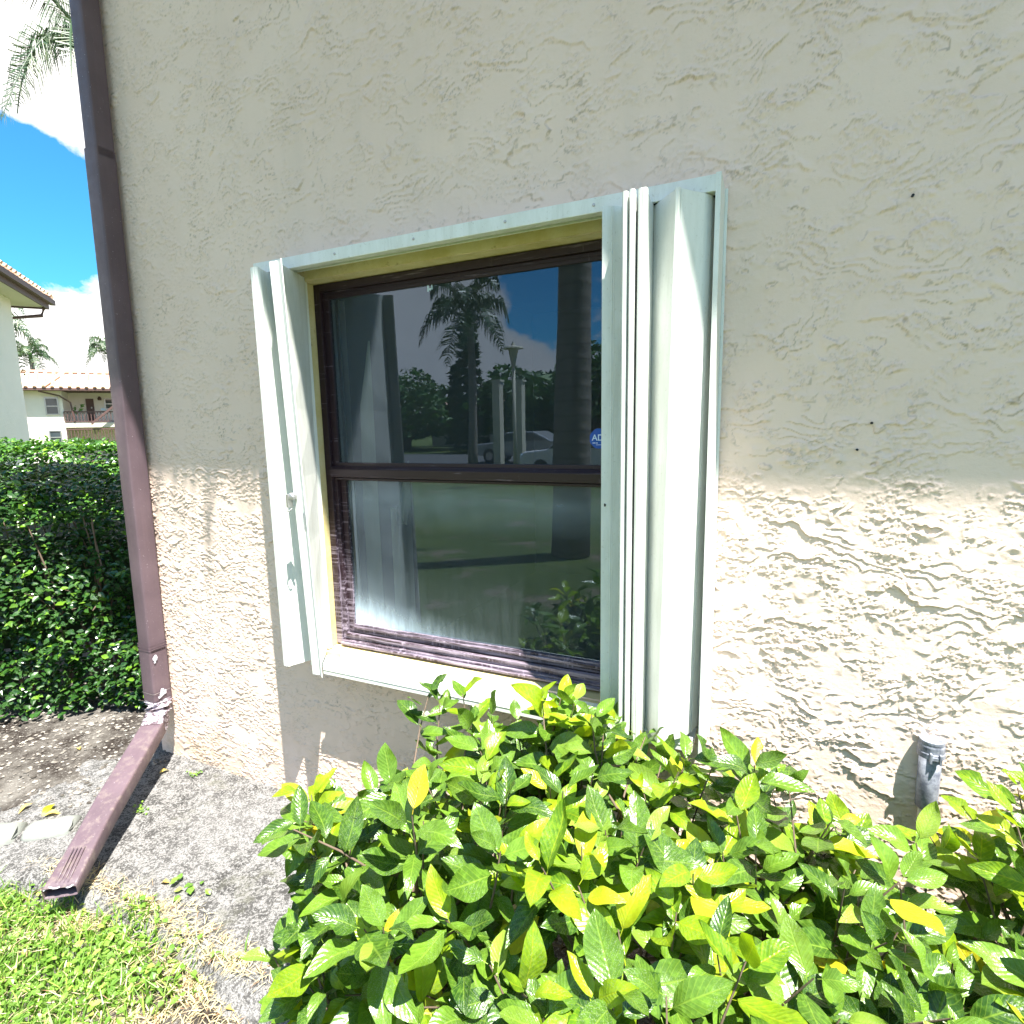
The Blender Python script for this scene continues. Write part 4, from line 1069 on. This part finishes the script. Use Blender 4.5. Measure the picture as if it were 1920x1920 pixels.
# ================================================================== palms
def frond(mb, base, dirh, length, rise, droop, leafl, n=46, w=.022, hang=.7, seed=0):
    r = random.Random(seed); pts = []
    for i in range(13):
        t = i/12; pts.append(base+dirh*(length*t*(1-.18*t*t))+Vector((0, 0, rise*math.sin(t*1.9)-droop*t**2.3)))
    mb.tube(pts, [.022*(1-.85*i/12)+.003 for i in range(13)], 5)
    sd = Vector((-dirh.y, dirh.x, 0))
    for i in range(n):
        t = .10+.89*i/n; k = t*12; a = int(k); p = pts[a].lerp(pts[min(a+1, 12)], k-a); tn = (pts[min(a+1, 12)]-pts[a]).normalized()
        for s in (-1, 1):
            L = leafl*(math.sin(math.pi*min(1, t*.95+.08))**.6)*r.uniform(.8, 1.1)
            d = (sd*s*r.uniform(.6, 1.0)+tn*.55+Vector((0, 0, r.uniform(-.1, .5)))).normalized()
            e1 = p+d*L*.45; e2 = e1+(d*(1-hang)+Vector((0, 0, -hang))).normalized()*L*.6
            q = tn*w
            mb.add([p-q*.5, p+q*.5, e1+q, e1-q*.2, e2], [(0, 1, 2, 3), (3, 2, 4)])
def palm(label, loc, h, trunk_r, nf, fl, seed, lean=(0, 0), leafl=.55, nleaf=46, w=.022, group='palm trees round the buildings'):
    random.seed(seed); root = thing('palm_tree', label, 'palm tree', loc, group); b = Vector(loc); top = b+Vector((lean[0], lean[1], h))
    m = MB(); ts = [i/9 for i in range(10)]
    m.tube([b.lerp(top, t)+Vector((.10*math.sin(t*2.5), 0, 0)) for t in ts], [trunk_r*(1.22-.5*t if t < .25 else 1.08-.3*t) for t in ts], 14); m.obj('trunk', M_PALMBARK, root, smooth=True)
    m = MB(); m.tube([top-Vector((0, 0, .25)), top+Vector((0, 0, .35)), top+Vector((0, 0, .8))], [trunk_r*.75, trunk_r*.65, .04], 10); m.obj('crown_shaft', M_HEDGE, root, smooth=True)
    for k in range(nf):
        a = k*2.4+random.uniform(-.2, .2); el = (k/nf)
        dh = Vector((math.cos(a), math.sin(a), 0))
        mb = MB(); frond(mb, top+Vector((0, 0, .55-.3*el)), dh, fl*random.uniform(.85, 1.05)*(.75+.3*el), fl*(.62-.55*el), fl*(.35+.45*el), leafl, nleaf, w, .55+.3*random.random(), seed*100+k)
        mb.obj('frond', M_PALM, root)
    return root
# the palm whose frond hangs into the top left corner; its trunk stands behind the downspout line
pl = at(192, 300, 9.2); 
r_ = palm('palm whose drooping frond hangs into the top left corner', (pl.x, pl.y, LZ), 5.9, .12, 6, 1.5, 3, leafl=.55, nleaf=52, w=.011)
mb = MB(); tipv = at(2, 225, 8.6); topv = Vector((pl.x, pl.y, LZ+6.1)); hv = at(112, 55, 8.9)
def qfrond(P0, P1, P2, leafl, n, w, seed, par, thick=.016):
    r = random.Random(seed); mb = MB(); pts = [(P0*(1-t)**2+P1*2*t*(1-t)+P2*t*t) for t in [i/14 for i in range(15)]]
    mb.tube(pts, [thick*(1-.8*i/14) for i in range(15)], 5); hd = (P2-P0); hd.z = 0; hd.normalize(); sd = Vector((-hd.y, hd.x, 0))
    for i in range(n):
        t = .08+.91*i/n; k = t*14; a = int(k); p = pts[a].lerp(pts[min(14, a+1)], k-a); tn = (pts[min(14, a+1)]-pts[a]).normalized()
        for s in (-1, 1):
            L = leafl*(math.sin(math.pi*min(1, t*.9+.1))**.5)*r.uniform(.7, 1.15); d = (sd*s*r.uniform(.3, .8)+tn*r.uniform(.2, .6)+Vector((0, 0, r.uniform(-.3, .35)))).normalized()
            e1 = p+d*L*.4; e2 = e1+(d*.35+Vector((0, 0, -1))+tn*.1).normalized()*L*.7; q = tn*w*r.uniform(.7, 1.2)
            mb.add([p-q*.4, p+q*.4, e1+q*.6, e1-q*.4, e2], [(0, 1, 2, 3), (3, 2, 4)])
    return mb.obj('frond', M_PALM, par)
qfrond(topv, at(90, -40, 8.8), tipv, .62, 84, .017, 5, r_)
qfrond(topv, at(120, -120, 8.6), at(70, 60, 8.2), .36, 36, .010, 6, r_)
for i, (u, v, dist, h, lab) in enumerate(((58, 676, 62, 0, 'palm crown over the tiled roof of the far block'), (204, 668, 58, 0, 'palm crown beside the downspout above the far roof'), (-40, 625, 34, 0, 'palm reaching out from behind the near tiled corner'))):
    p = at(u, v, dist); hh = p.z-LZ
    palm(lab, (p.x, p.y, LZ), hh, .2, 15, 2.3 if i < 2 else 3.0, 40+i, leafl=.75, nleaf=24, w=.06)

# ================================================================== far apartment block and its neighbour
def tile_slope(mb, a, b, up, length, nrow, pitch=.28, r=.07):
    """barrel tiles on a slope: a-b is the eave line, up the unit vector up the slope"""
    a = Vector(a); b = Vector(b); ex = (b-a); n = int(ex.length/pitch); ex.normalize(); nrm = ex.cross(up).normalized()
    if nrm.z < 0: nrm = -nrm
    for j in range(nrow):
        for i in range(n):
            c = a+ex*(pitch*(i+.5))+up*(length/nrow*j)+nrm*.02; e = up*(length/nrow*1.06)
            vs = []
            for q in (c+nrm*.02, c+e):
                for an in (0, 60, 120, 180): vs.append(q+ex*(r*math.cos(R_(an)))+nrm*(r*math.sin(R_(an))))
            mb.add(vs, [(0, 1, 5, 4), (1, 2, 6, 5), (2, 3, 7, 6), (0, 3, 2, 1)])
fb = thing('apartment_block', 'cream two-storey block with orange tiled mansard and brown balcony railings, far away', 'building', tuple(at(110, 850, 45)))
A = at(-40, 760, 46); B = at(290, 760, 44.5); A.z = B.z = LZ
ex = (B-A).normalized(); back = Vector((-ex.y, ex.x, 0))
if back.dot(A) < 0: back = -back
def FM(o): M = Matrix((ex, back, Vector((0, 0, 1)))).transposed().to_4x4(); M.translation = o; return M
MF = FM(A); Lw = (B-A).length
def onwall(u, v):          # local wall coordinates (along, height) of a picture point
    d = Vector(ray(u, v)); t = (A-CAMP).dot(back)/d.dot(back); p = CAMP+d*t-A; return p.dot(ex), (CAMP+d*t).z-LZ
_, zE = onwall(100, 733); _, zT = onwall(100, 701); _, zF2 = onwall(150, 800); _, zF2t = onwall(150, 793)
xb0, _ = onwall(118, 760); 
m = MB(); m.box(-6, xb0, 0, 8, 0, zE, MF); m.box(xb0, Lw+6, 1.7, 8, 0, zE, MF); m.obj('wall', M_STUCCO_FAR, fb)
x_s, _ = onwall(68, 760)
m = MB(); m.box(-6, x_s-.8, -.45, -.002, 0, zE-.001, MF); m.obj('bay_wall', M_STUCCO_FAR, fb)
m = MB(); m.box(xb0+.002, Lw+6, -.1, 1.699, zF2t-.28, zF2t, MF); m.obj('walkway_slab', M_SOFFIT, fb)
m = MB(); m.box(-6.6, Lw+6.6, -.7, 8, zE, zE+.14, MF); m.obj('fascia', M_BROWN, fb)
m = MB(); RH = (zT-zE)
m.prism([(-.7, zE+.142), (.3, zE+.142+RH), (8, zE+.142+RH), (8, zE+.142)], 'x', -6.6, Lw+6.6, MF); rf = m.obj('roof', M_TILE, fb)
m = MB(); up = (back*1.0+Vector((0, 0, RH))).normalized(); e0 = MF@Vector((-6.6, -.7, zE+.15)); e1 = MF@Vector((Lw+6.6, -.7, zE+.15)); tile_slope(m, e0, e1, up, math.hypot(1, RH), 4, .42, .10)
o = m.obj('roof_tiles', M_TILE, None); o.parent = rf; o['kind'] = 'stuff'
m = MB(); m.box(-6.6, Lw+6.6, .15, .35, zE+.10+RH, zE+.24+RH, MF); xr, _ = onwall(120, 720)
Mr = MF@Matrix.Translation((xr-.2, -1.6, zE+.2)); m.tube([MF@Vector((xr-.9, -.72, zE+.24)), MF@Vector((xr+.1, .3, zE+.2+RH))], .12, 6); m.obj('ridge_cap', M_TILE, fb)
def fwin(u0, v0, u1, v1, depth=0.0):
    (x0, z1), (x1, z0) = onwall(u0, v0), onwall(u1, v1)
    m = MB(); ring(m, x0, x1, z0, z1, .07, -.06+depth, .02+depth); 
    for i, p in enumerate(m.v): m.v[i] = tuple(MF@Vector(p))
    f_ = m.obj('window', M_STEEL, fb)
    m = MB(); m.box(x0+.07, x1-.07, -.02+depth, .0+depth, z0+.07, z1-.07, MF); o = m.obj('pane', M_DARKGLASS, None); o.parent = f_
    m = MB(); m.box(x0+.07, x1-.07, -.05+depth, -.021+depth, (z0+z1)/2-.03, (z0+z1)/2+.03, MF); o = m.obj('rail', M_STEEL, None); o.parent = f_
    return f_
fwin(82, 745, 113, 778); fwin(91, 807, 119, 833); fwin(186, 744, 214, 766, 1.68)
(x0, z1), (x1, z0) = onwall(150, 745), onwall(171, 790)
m = MB(); m.box(x0, x1, 1.62, 1.699, zF2t, z1, MF); dr = m.obj('door', M_BROWN, fb); m = MB(); m.box(x1-.16, x1-.1, 1.58, 1.62, zF2t+.95, zF2t+1.05, MF); o = m.obj('handle', M_STEEL, None); o.parent = dr
m = MB(); m.lathe([(.10, 0), (.12, .1), (.05, .25)], 8, MF@Matrix.Translation((x1+.35, 1.6, z1-.1))); m.obj('porch_lamp', M_BROWN, fb)
m = MB(); m.box(x1+.35, x1+.65, 1.66, 1.699, z1-.75, z1-.6, MF); m.obj('number_plate', M_WHITEINK, fb)
_, zR = onwall(150, 771)
def railing(z0, z1, xa, xb, yy, par, nm='railing'):
    m = MB(); m.box(xa, xb, yy-.03, yy+.03, z1-.08, z1, MF); m.box(xa, xb, yy-.02, yy+.02, z0+.06, z0+.12, MF); o = m.obj(nm, M_BROWN, par)
    n = int((xb-xa)/.17); base = None
    for i in range(n+1):
        mm = MB(); mm.box(-.022, .022, -.018, .018, 0, z1-z0-.14)
        if base is None: base = mm.mesh('baluster', M_BROWN)
        b = bpy.data.objects.new('baluster', base); COL.objects.link(b); b.parent = o; b.matrix_basis = MF@Matrix.Translation((xa+i*(xb-xa)/n, yy, z0+.121))
    return o
railing(zF2t, zR, xb0, Lw+2, -.06, fb); _, zR1 = onwall(150, 803); 
railing(zR1-1.15, zR1-.02, xb0+.1, Lw+2, -.2, fb)
m = MB(); xs0, _ = onwall(182, 800); (xs1, zs1) = onwall(206, 775)
m.prism([(xs0-.2, zF2t-.15), (xs0-.2, zF2t-.0), (xs1+2.0, zs1+2.0), (xs1+2.0, zs1+1.8)], 'y', -.5, -.4, MF)
for k in range(8): m.box(xs0-.3-k*.0+k*.28, xs0+k*.28, -1.4, -.52, zF2t-2.4+k*.3, zF2t-2.34+k*.3, MF)
m.obj('stair_flight', M_BROWN, fb)
xd, zd = onwall(131, 742); m = MB(); m.tube([MF@Vector((xd-1.4, -.6, zE-.05)), MF@Vector((xd-.5, -.2, zE-.3)), MF@Vector((xd, -.12, zE-.7)), MF@Vector((xd+.1, -.12, zF2t+.1))], .055, 6); m.obj('downpipe', M_BROWN, fb)
m = MB(); 
for k in range(26):
    c = MF@Vector((xb0+.7+random.uniform(-.25, .25), .4, zF2t+.5+random.uniform(0, .6))); m.add([c+Vector((random.uniform(-.12, .12), random.uniform(-.12, .12), random.uniform(-.12, .12))) for _ in range(3)], [(0, 1, 2)])
o = m.obj('foliage', M_HEDGE); tag(o, 'leafy pot plant behind the far balcony railing', 'plant')

# the near tiled corner at the left edge
nb_ = thing('neighbour_building', 'pale stucco building corner with orange tile roof and brown gutter at the left edge', 'building', tuple(at(10, 835, 19)))
T = at(88, 577, 20.0); dA = Vector((.755, -.656, 0)); dB = Vector((-.656, -.755, 0)); ez = T.z
def NM(o): M = Matrix((dA, dB, Vector((0, 0, 1)))).transposed().to_4x4(); M.translation = o; return M
MN = NM(Vector((T.x, T.y, 0)))
m = MB(); m.box(.9, 7.5, .5, 9, LZ, ez-.002, MN); m.obj('wall', M_STUCCO_FAR, nb_)
m = MB(); m.box(0, 8.4, 0, 9.5, ez, ez+.06, MN); m.obj('soffit', M_SOFFIT, nb_)
m = MB(); m.box(-.04, 8.4, -.04, -.001, ez-.04, ez+.24, MN); m.box(-.04, -.001, -.001, 9.5, ez-.04, ez+.24, MN); m.obj('fascia', M_BROWN, nb_)
m = MB(); m.box(-.16, 8.4, -.16, -.041, ez+.09, ez+.22, MN); m.tube([MN@Vector((.05, .05, ez)), MN@Vector((.05, .12, ez-.22)), MN@Vector((.8, .98, ez-.5)), MN@Vector((.84, 1.1, 0.4))], .05, 6); m.obj('gutter', M_BROWN, nb_)
m = MB(); hh = 2.6
m.add([MN@Vector(p) for p in ((-.1, -.1, ez+.242), (8.5, -.1, ez+.242), (8.5, 9.5, ez+.242), (-.1, 9.5, ez+.242), (4.2, 4.6, ez+hh+.4), (4.2, 9.4, ez+hh+.4))], [(0, 1, 4), (1, 2, 5, 4), (3, 0, 4, 5), (0, 3, 2, 1)])
rf = m.obj('roof', M_TILE, nb_)
m = MB()
ra = Vector((0, 4.7, hh)).normalized()
up1 = (dB*4.7+Vector((0, 0, hh+.15))).normalized(); nrm1 = dA.cross(up1)
if nrm1.z < 0: nrm1 = -nrm1
for j in range(12):
    s = j*.42
    for i in range(30):
        xx = .1+i*.27
        if xx < s*.9 or xx > 8.4-s*.9: continue
        c = MN@Vector((xx, -.12, ez+.25))+up1*s; e = up1*.45; vs = []
        for q in (c+nrm1*.03, c+e):
            for an in (0, 60, 120, 180): vs.append(q+dA*(.075*math.cos(R_(an)))+nrm1*(.075*math.sin(R_(an))))
        m.add(vs, [(0, 1, 5, 4), (1, 2, 6, 5), (2, 3, 7, 6), (0, 3, 2, 1)])
o = m.obj('roof_tiles', M_TILE, None); o.parent = rf; o['kind'] = 'stuff'
m = MB(); m.tube([MN@Vector((-.1, -.1, ez+.27)), MN@Vector((4.2, 4.6, ez+hh+.45))], .11, 7); o = m.obj('hip_cap', M_TILE, None); o.parent = rf

# ================================================================== cars
M_CARW = pmat('white_car_paint', color=(.75, .75, .77), rough=.22, spec=.6); M_CARS = pmat('silver_car_paint', color=(.35, .36, .38), rough=.25, metal=.4)
M_TYRE = pmat('tyre_rubber', color=(.02, .02, .02), rough=.8); M_LAMPR = pmat('tail_lamp', color=(.35, .02, .02), rough=.2)
def car(label, loc, rot, paint, group='cars parked near the buildings'):
    root = thing('parked_car', label, 'car', loc, group); root.rotation_euler = (0, 0, rot)
    def P(o): o.parent = root; return o
    m = MB(); prof = [(-2.2, .35), (-2.25, .62), (-2.1, .86), (-1.2, .95), (-.55, 1.38), (.75, 1.42), (1.55, 1.02), (2.15, .95), (2.25, .6), (2.2, .35)]
    m.prism(prof, 'y', -.86, .86); P(m.obj('body', paint, None, bevel=.06))
    g1 = [(-1.08, .97), (-.53, 1.32), (.70, 1.36), (1.36, 1.02)]
    m = MB(); m.prism(g1, 'y', -.875, .875); P(m.obj('side_window', M_DARKGLASS, None))
    m = MB(); m.add([(-1.22, -.7, .965), (-1.22, .7, .965), (-.60, .66, 1.375), (-.60, -.66, 1.375)], [(0, 1, 2, 3)]); P(m.obj('windscreen', M_DARKGLASS, None))
    for x in (-1.4, 1.4):
        for s in (-1, 1):
            m = MB(); m.lathe([(.31, -.1), (.33, -.06), (.33, .06), (.31, .1)], 16, Matrix.Translation((x, s*.80, .33))@Matrix.Rotation(math.pi/2, 4, 'X')); w = P(m.obj('wheel', M_TYRE, None))
            m = MB(); m.lathe([(.19, -.115), (.19, .115)], 12, Matrix.Translation((x, s*.80, .33))@Matrix.Rotation(math.pi/2, 4, 'X')); h = m.obj('rim', M_STEEL, None); h.parent = w
    for s in (-1, 1):
        m = MB(); m.box(2.20, 2.27, s*.62-.18, s*.62+.18, .72, .88); P(m.obj('tail_light', M_LAMPR, None))
        m = MB(); m.box(-2.26, -2.19, s*.62-.18, s*.62+.18, .66, .80); P(m.obj('headlight', M_WHITEINK, None))
    return root
p = at(222, 870, 21); car('white car half hidden between the hedge and the downspout', (p.x+.6, p.y+1.9, LZ), R_(60), M_CARW)

# ================================================================== the place behind the camera, seen in the glass
tag(MB().box(-120, 60, -27.5, -17.6, LZ-.02, LZ+.004).obj('road', M_ASPH), kind='structure')
tag(MB().box(-120, 60, -17.6, -17.45, LZ-.02, LZ+.10).obj('kerb', M_SOFFIT), kind='structure')
def mirror_at(u, v, y):     # point of the plane world-y = y whose reflection in the glass shows at u, v
    d = ray(u, v); t = (2*(YF+.012)-y)/d[1]; return Vector((d[0]*t, y, CZ+d[2]*t))
palm('thick trunked palm standing on the lawn, mirrored at the right of the window', (-2.30, -3.25, LZ), 8.5, .20, 12, 2.6, 61, leafl=.6, nleaf=34, w=.03)
p = mirror_at(878, 590, -17.0); palm('palm across the lawn mirrored in the middle of the upper pane', (p.x, p.y, LZ), p.z-LZ-.5, .17, 13, 2.5, 62, leafl=1.0, nleaf=34, w=.05)
def tree(label, c, rx, rz, zc_, trunk_r, n, seed, mat=M_TREE, s=.35, name='shade_tree', cone=False):
    random.seed(seed); root = thing(name, label, 'tree', (c[0], c[1], LZ), 'trees across the road')
    m = MB(); top = Vector((c[0], c[1], zc_)); b = Vector((c[0], c[1], LZ))
    m.tube([b, b.lerp(top, .5)+Vector((.15, 0, 0)), top], [trunk_r*1.2, trunk_r, trunk_r*.5], 10)
    for k in range(6 if not cone else 0):
        a = k*1.05; m.tube([b.lerp(top, .55), top+Vector((math.cos(a)*rx*.6, math.sin(a)*rx*.6, rz*.3))], [trunk_r*.5, trunk_r*.15], 6)
    m.obj('trunk', M_BARK, root, smooth=True)
    m = MB()
    for i in range(n):
        while True:
            q = Vector((random.uniform(-1, 1), random.uniform(-1, 1), random.uniform(-1, 1)))
            if q.length < 1: break
        if cone:
            t = random.random()**.8; lay = math.floor(t*16)/16; rr = rx*(1-lay*.82)*math.sqrt(random.random())
            a = random.uniform(0, 6.28); p = Vector((c[0]+rr*math.cos(a), c[1]+rr*math.sin(a), zc_-rz+2*rz*(t*.35+lay*.65)-.12*rr))
        else:
            q = q.normalized()*(random.random()**.28); k = 1+.22*mnoise.noise(q*2.3+Vector((seed, 0, 0)))
            if q.z < -.35: continue
            p = Vector((c[0]+q.x*rx*k, c[1]+q.y*rx*k, zc_+q.z*rz*k))
        ss = s*random.uniform(.6, 1.2); v = [p+Vector((random.gauss(0, 1), random.gauss(0, 1), random.gauss(0, .6)))*ss*.6 for _ in range(4)]
        m.add(v, [(0, 1, 2), (0, 2, 3)])
    m.obj('crown', mat, root); return root
p = mirror_at(760, 780, -34); tree('round green shade tree mirrored left of the palm', (p.x, p.y), 5.6, 3.6, 2.2, .3, 7000, 71)
p = mirror_at(975, 770, -32); tree('round green shade tree mirrored behind the lamp post', (p.x, p.y), 4.0, 3.1, 2.3, .28, 5000, 72)
p = mirror_at(880, 740, -30); tree('dark columnar pine mirrored behind the palm', (p.x, p.y), 1.35, 4.4, 4.6, .25, 6500, 73, M_CONIFER, .3, 'pine_tree', True)
p = mirror_at(855, 740, -34); tree('slim dark pine beside the columnar pine', (p.x, p.y), .9, 2.9, 3.4, .2, 2500, 74, M_CONIFER, .25, 'pine_tree', True)
p = mirror_at(1115, 740, -30); tree('loose green tree mirrored at the far right of the pane', (p.x, p.y), 3.0, 3.2, 3.0, .25, 2500, 75)
for i, (u, y_, rx, rz) in enumerate(((690, -38, 6, 3.2), (1040, -38, 4.5, 2.6), (620, -40, 6, 3.6), (1180, -36, 5, 3))):
    p = mirror_at(u, 800, y_); tree(['dark tree at the back of the car park', 'low tree closing the gap behind the lamp post', 'bushy tree at the left end of the car park', 'broad tree at the right end of the car park'][i], (p.x, p.y), rx, rz, 1.7, .25, 3500, 80+i)
# lamp post
p = mirror_at(963, 700, -11.0); lp = thing('street_lamp', 'pale lamp post with flat hooded lantern, mirrored in the upper pane', 'street lamp', (p.x, p.y, LZ)); tz = mirror_at(963, 648, -11.0).z
m = MB(); m.tube([(p.x, p.y, LZ), (p.x, p.y, tz-.55)], [.055, .045], 10); m.obj('post', M_SOFFIT, lp, smooth=True)
m = MB(); m.lathe([(.06, tz-.55), (.07, tz-.45), (.13, tz-.12), (.14, tz-.08)], 14, Matrix.Translation((p.x, p.y, 0))); m.obj('lantern', M_SOFFIT, lp)
m = MB(); m.lathe([(.28, tz-.08), (.26, tz-.04), (.06, tz), (.03, tz+.1)], 16, Matrix.Translation((p.x, p.y, 0))); m.obj('hood', M_SOFFIT, lp)
# low buildings, white posts and cars across the road
hs = thing('bungalow', 'low building with orange roof mirrored behind the palm trunk', 'building', (mirror_at(880, 800, -42).x, -42, LZ)); hx = mirror_at(880, 800, -42).x
m = MB(); m.box(hx-4, hx+4, -45, -42, LZ, 2.9); m.obj('wall', M_STUCCO_FAR, hs)
m = MB(); m.prism([(-41.4, 2.9), (-43.5, 4.1), (-45.6, 2.9)], 'x', hx-4.5, hx+4.5); m.obj('roof', M_TILE, hs)
for u in (935, 976):
    p = mirror_at(u, 800, -16.5); z1 = mirror_at(u, 716, -16.5).z
    m = MB(); m.box(p.x-.15, p.x+.15, p.y-.14, p.y+.2, LZ, z1); m.box(p.x-.19, p.x+.19, p.y-.18, p.y+.18, z1, z1+.08)
    tag(m.obj('white_pillar', M_SOFFIT), 'white pillar left of the mirrored lamp post' if u == 935 else 'white pillar right of the mirrored lamp post', 'pillar', 'white pillars by the road')
for (u, y_, pt, rz_, lab) in ((985, -20.5, M_CARS, 0, 'silver car mirrored beside the lamp post'), (1120, -12.5, M_CARW, .3, 'white car mirrored below the alarm sticker')):
    p = mirror_at(u, 840, y_); car(lab, (p.x, p.y, LZ+.004), rz_, pt)

# ================================================================== odds and ends on the ground
ed_ = MB(); c0 = at(45, 1560, 2.45)
_d = ray(38, 1572); _t = -CZ/_d[2]; Mx = Matrix.Translation((_d[0]*_t-.05, _d[1]*_t, -.008))@Matrix.Rotation(R_(38), 4, 'Z')
random.seed(31)
for (a, b, w, h) in ((-.50, .02, .060, .048), (.05, .21, .052, .038)):
    n_ = 14; vs = []
    for i in range(n_+1):
        x_ = a+(b-a)*i/n_; kk = 1-.10*(abs(2*i/n_-1)**8)
        for (yy, zz) in ((-1, 0), (-.95, .45), (-.6, .85), (0, 1), (.6, .88), (.95, .5), (1, 0)):
            j_ = 1+.16*mnoise.noise(Vector((x_*16, yy*2, zz*2+a)))
            vs.append(Mx@Vector((x_+.010*mnoise.noise(Vector((yy*3, zz*3, i*.1+a))), yy*w*kk*j_, zz*h*kk*j_)))
    ed_.add(vs, [(i*7+j, i*7+j+1, (i+1)*7+j+1, (i+1)*7+j) for i in range(n_) for j in range(6)]+[tuple(range(6, -1, -1)), tuple(n_*7+j for j in range(7))])
o = ed_.obj('edging_stone', M_PALE, smooth=True); tag(o, 'pale broken length of concrete edging lying beside the downspout outlet', 'edging')
def weed(label, x, y, n, s, seed):
    random.seed(seed); z = float(slab_z(np.array(x), np.array(y))); m = MB()
    for k in range(n):
        Mx = Matrix.Translation((x+random.gauss(0, s*1.4), y+random.gauss(0, s*.9), z+random.uniform(.003, .02)))@Matrix.Rotation(random.uniform(0, 6.28), 4, 'Z')@Matrix.Rotation(random.uniform(-.4, .5), 4, 'X')@Matrix.Scale(s*random.uniform(.6, 1.1), 4)
        inst_mb(m, SL, Mx)
    tag(m.obj('weed', M_CLOVER), label, 'weed', 'little weeds on the concrete')
def gp(u, v, z=0.0):
    d = ray(u, v); t = (z-CZ)/d[2]; return d[0]*t, d[1]*t
weed('small bright weed against the wall base near the elbow', *gp(366, 1452), 26, .012, 1)
weed('feathery weed in the shadow beside the sloping outlet pipe', *gp(265, 1522), 34, .012, 2)
weed('two-leaved weed at the lawn edge right of the outlet', *gp(362, 1667), 9, .030, 3)
weed('single green sprout in the mouth of the outlet pipe', *gp(150, 1690), 10, .020, 4)
FL = leaf_mesh(5, curl=.6, fold=.5)
for i, (u, v, lab, s) in enumerate(((300, 1452, 'cream fallen leaf in the shadow under the elbow', .045), (318, 1657, 'orange curled leaf on the concrete', .035), (100, 1510, 'yellow fallen leaf in the litter by the edging', .075), (82, 1532, 'brown spotted leaf lying next to the yellow one', .06),
                                    (150, 1405, 'pale round leaf among the pebbles', .04), (60, 1508, 'greenish fallen leaf farthest left in the litter', .05), (420, 1870, 'pinkish dry leaf near the shrub foot', .04))):
    x, y = gp(u, v); z = max(float(slab_z(np.array(x), np.array(y))), float(soil_z(np.array(x), np.array(y))))+.006
    Mx = Matrix.Translation((x, y, z+.005))@Matrix.Rotation(i*1.9, 4, 'Z')@Matrix.Rotation(.15, 4, 'X')@Matrix.Scale(s, 4)
    mb = MB(); mb.add([Mx@q for q in FL[0]], FL[1], FL[2]); tag(mb.obj('fallen_leaf', M_DEADLEAF if i != 2 else M_LEAF[2], smooth=True), lab, 'leaf', 'fallen leaves on the ground')
# unseen frond added over the eave; its leaflets cast dapples on the wall
rf_ = thing('shadow_frond', 'added out-of-view palm frond over the roof edge, dappling the wall with shade', 'palm frond', (-1.1, D-OV-.1, EZ+.25))
qfrond(Vector((-1.75, D-OV+.25, EZ+.34)), Vector((-1.1, D-OV-.20, EZ+.36)), Vector((-.35, D-OV-.02, EZ+.30)), .30, 26, .022, 91, rf_, .012)
print('objects', len(bpy.data.objects))
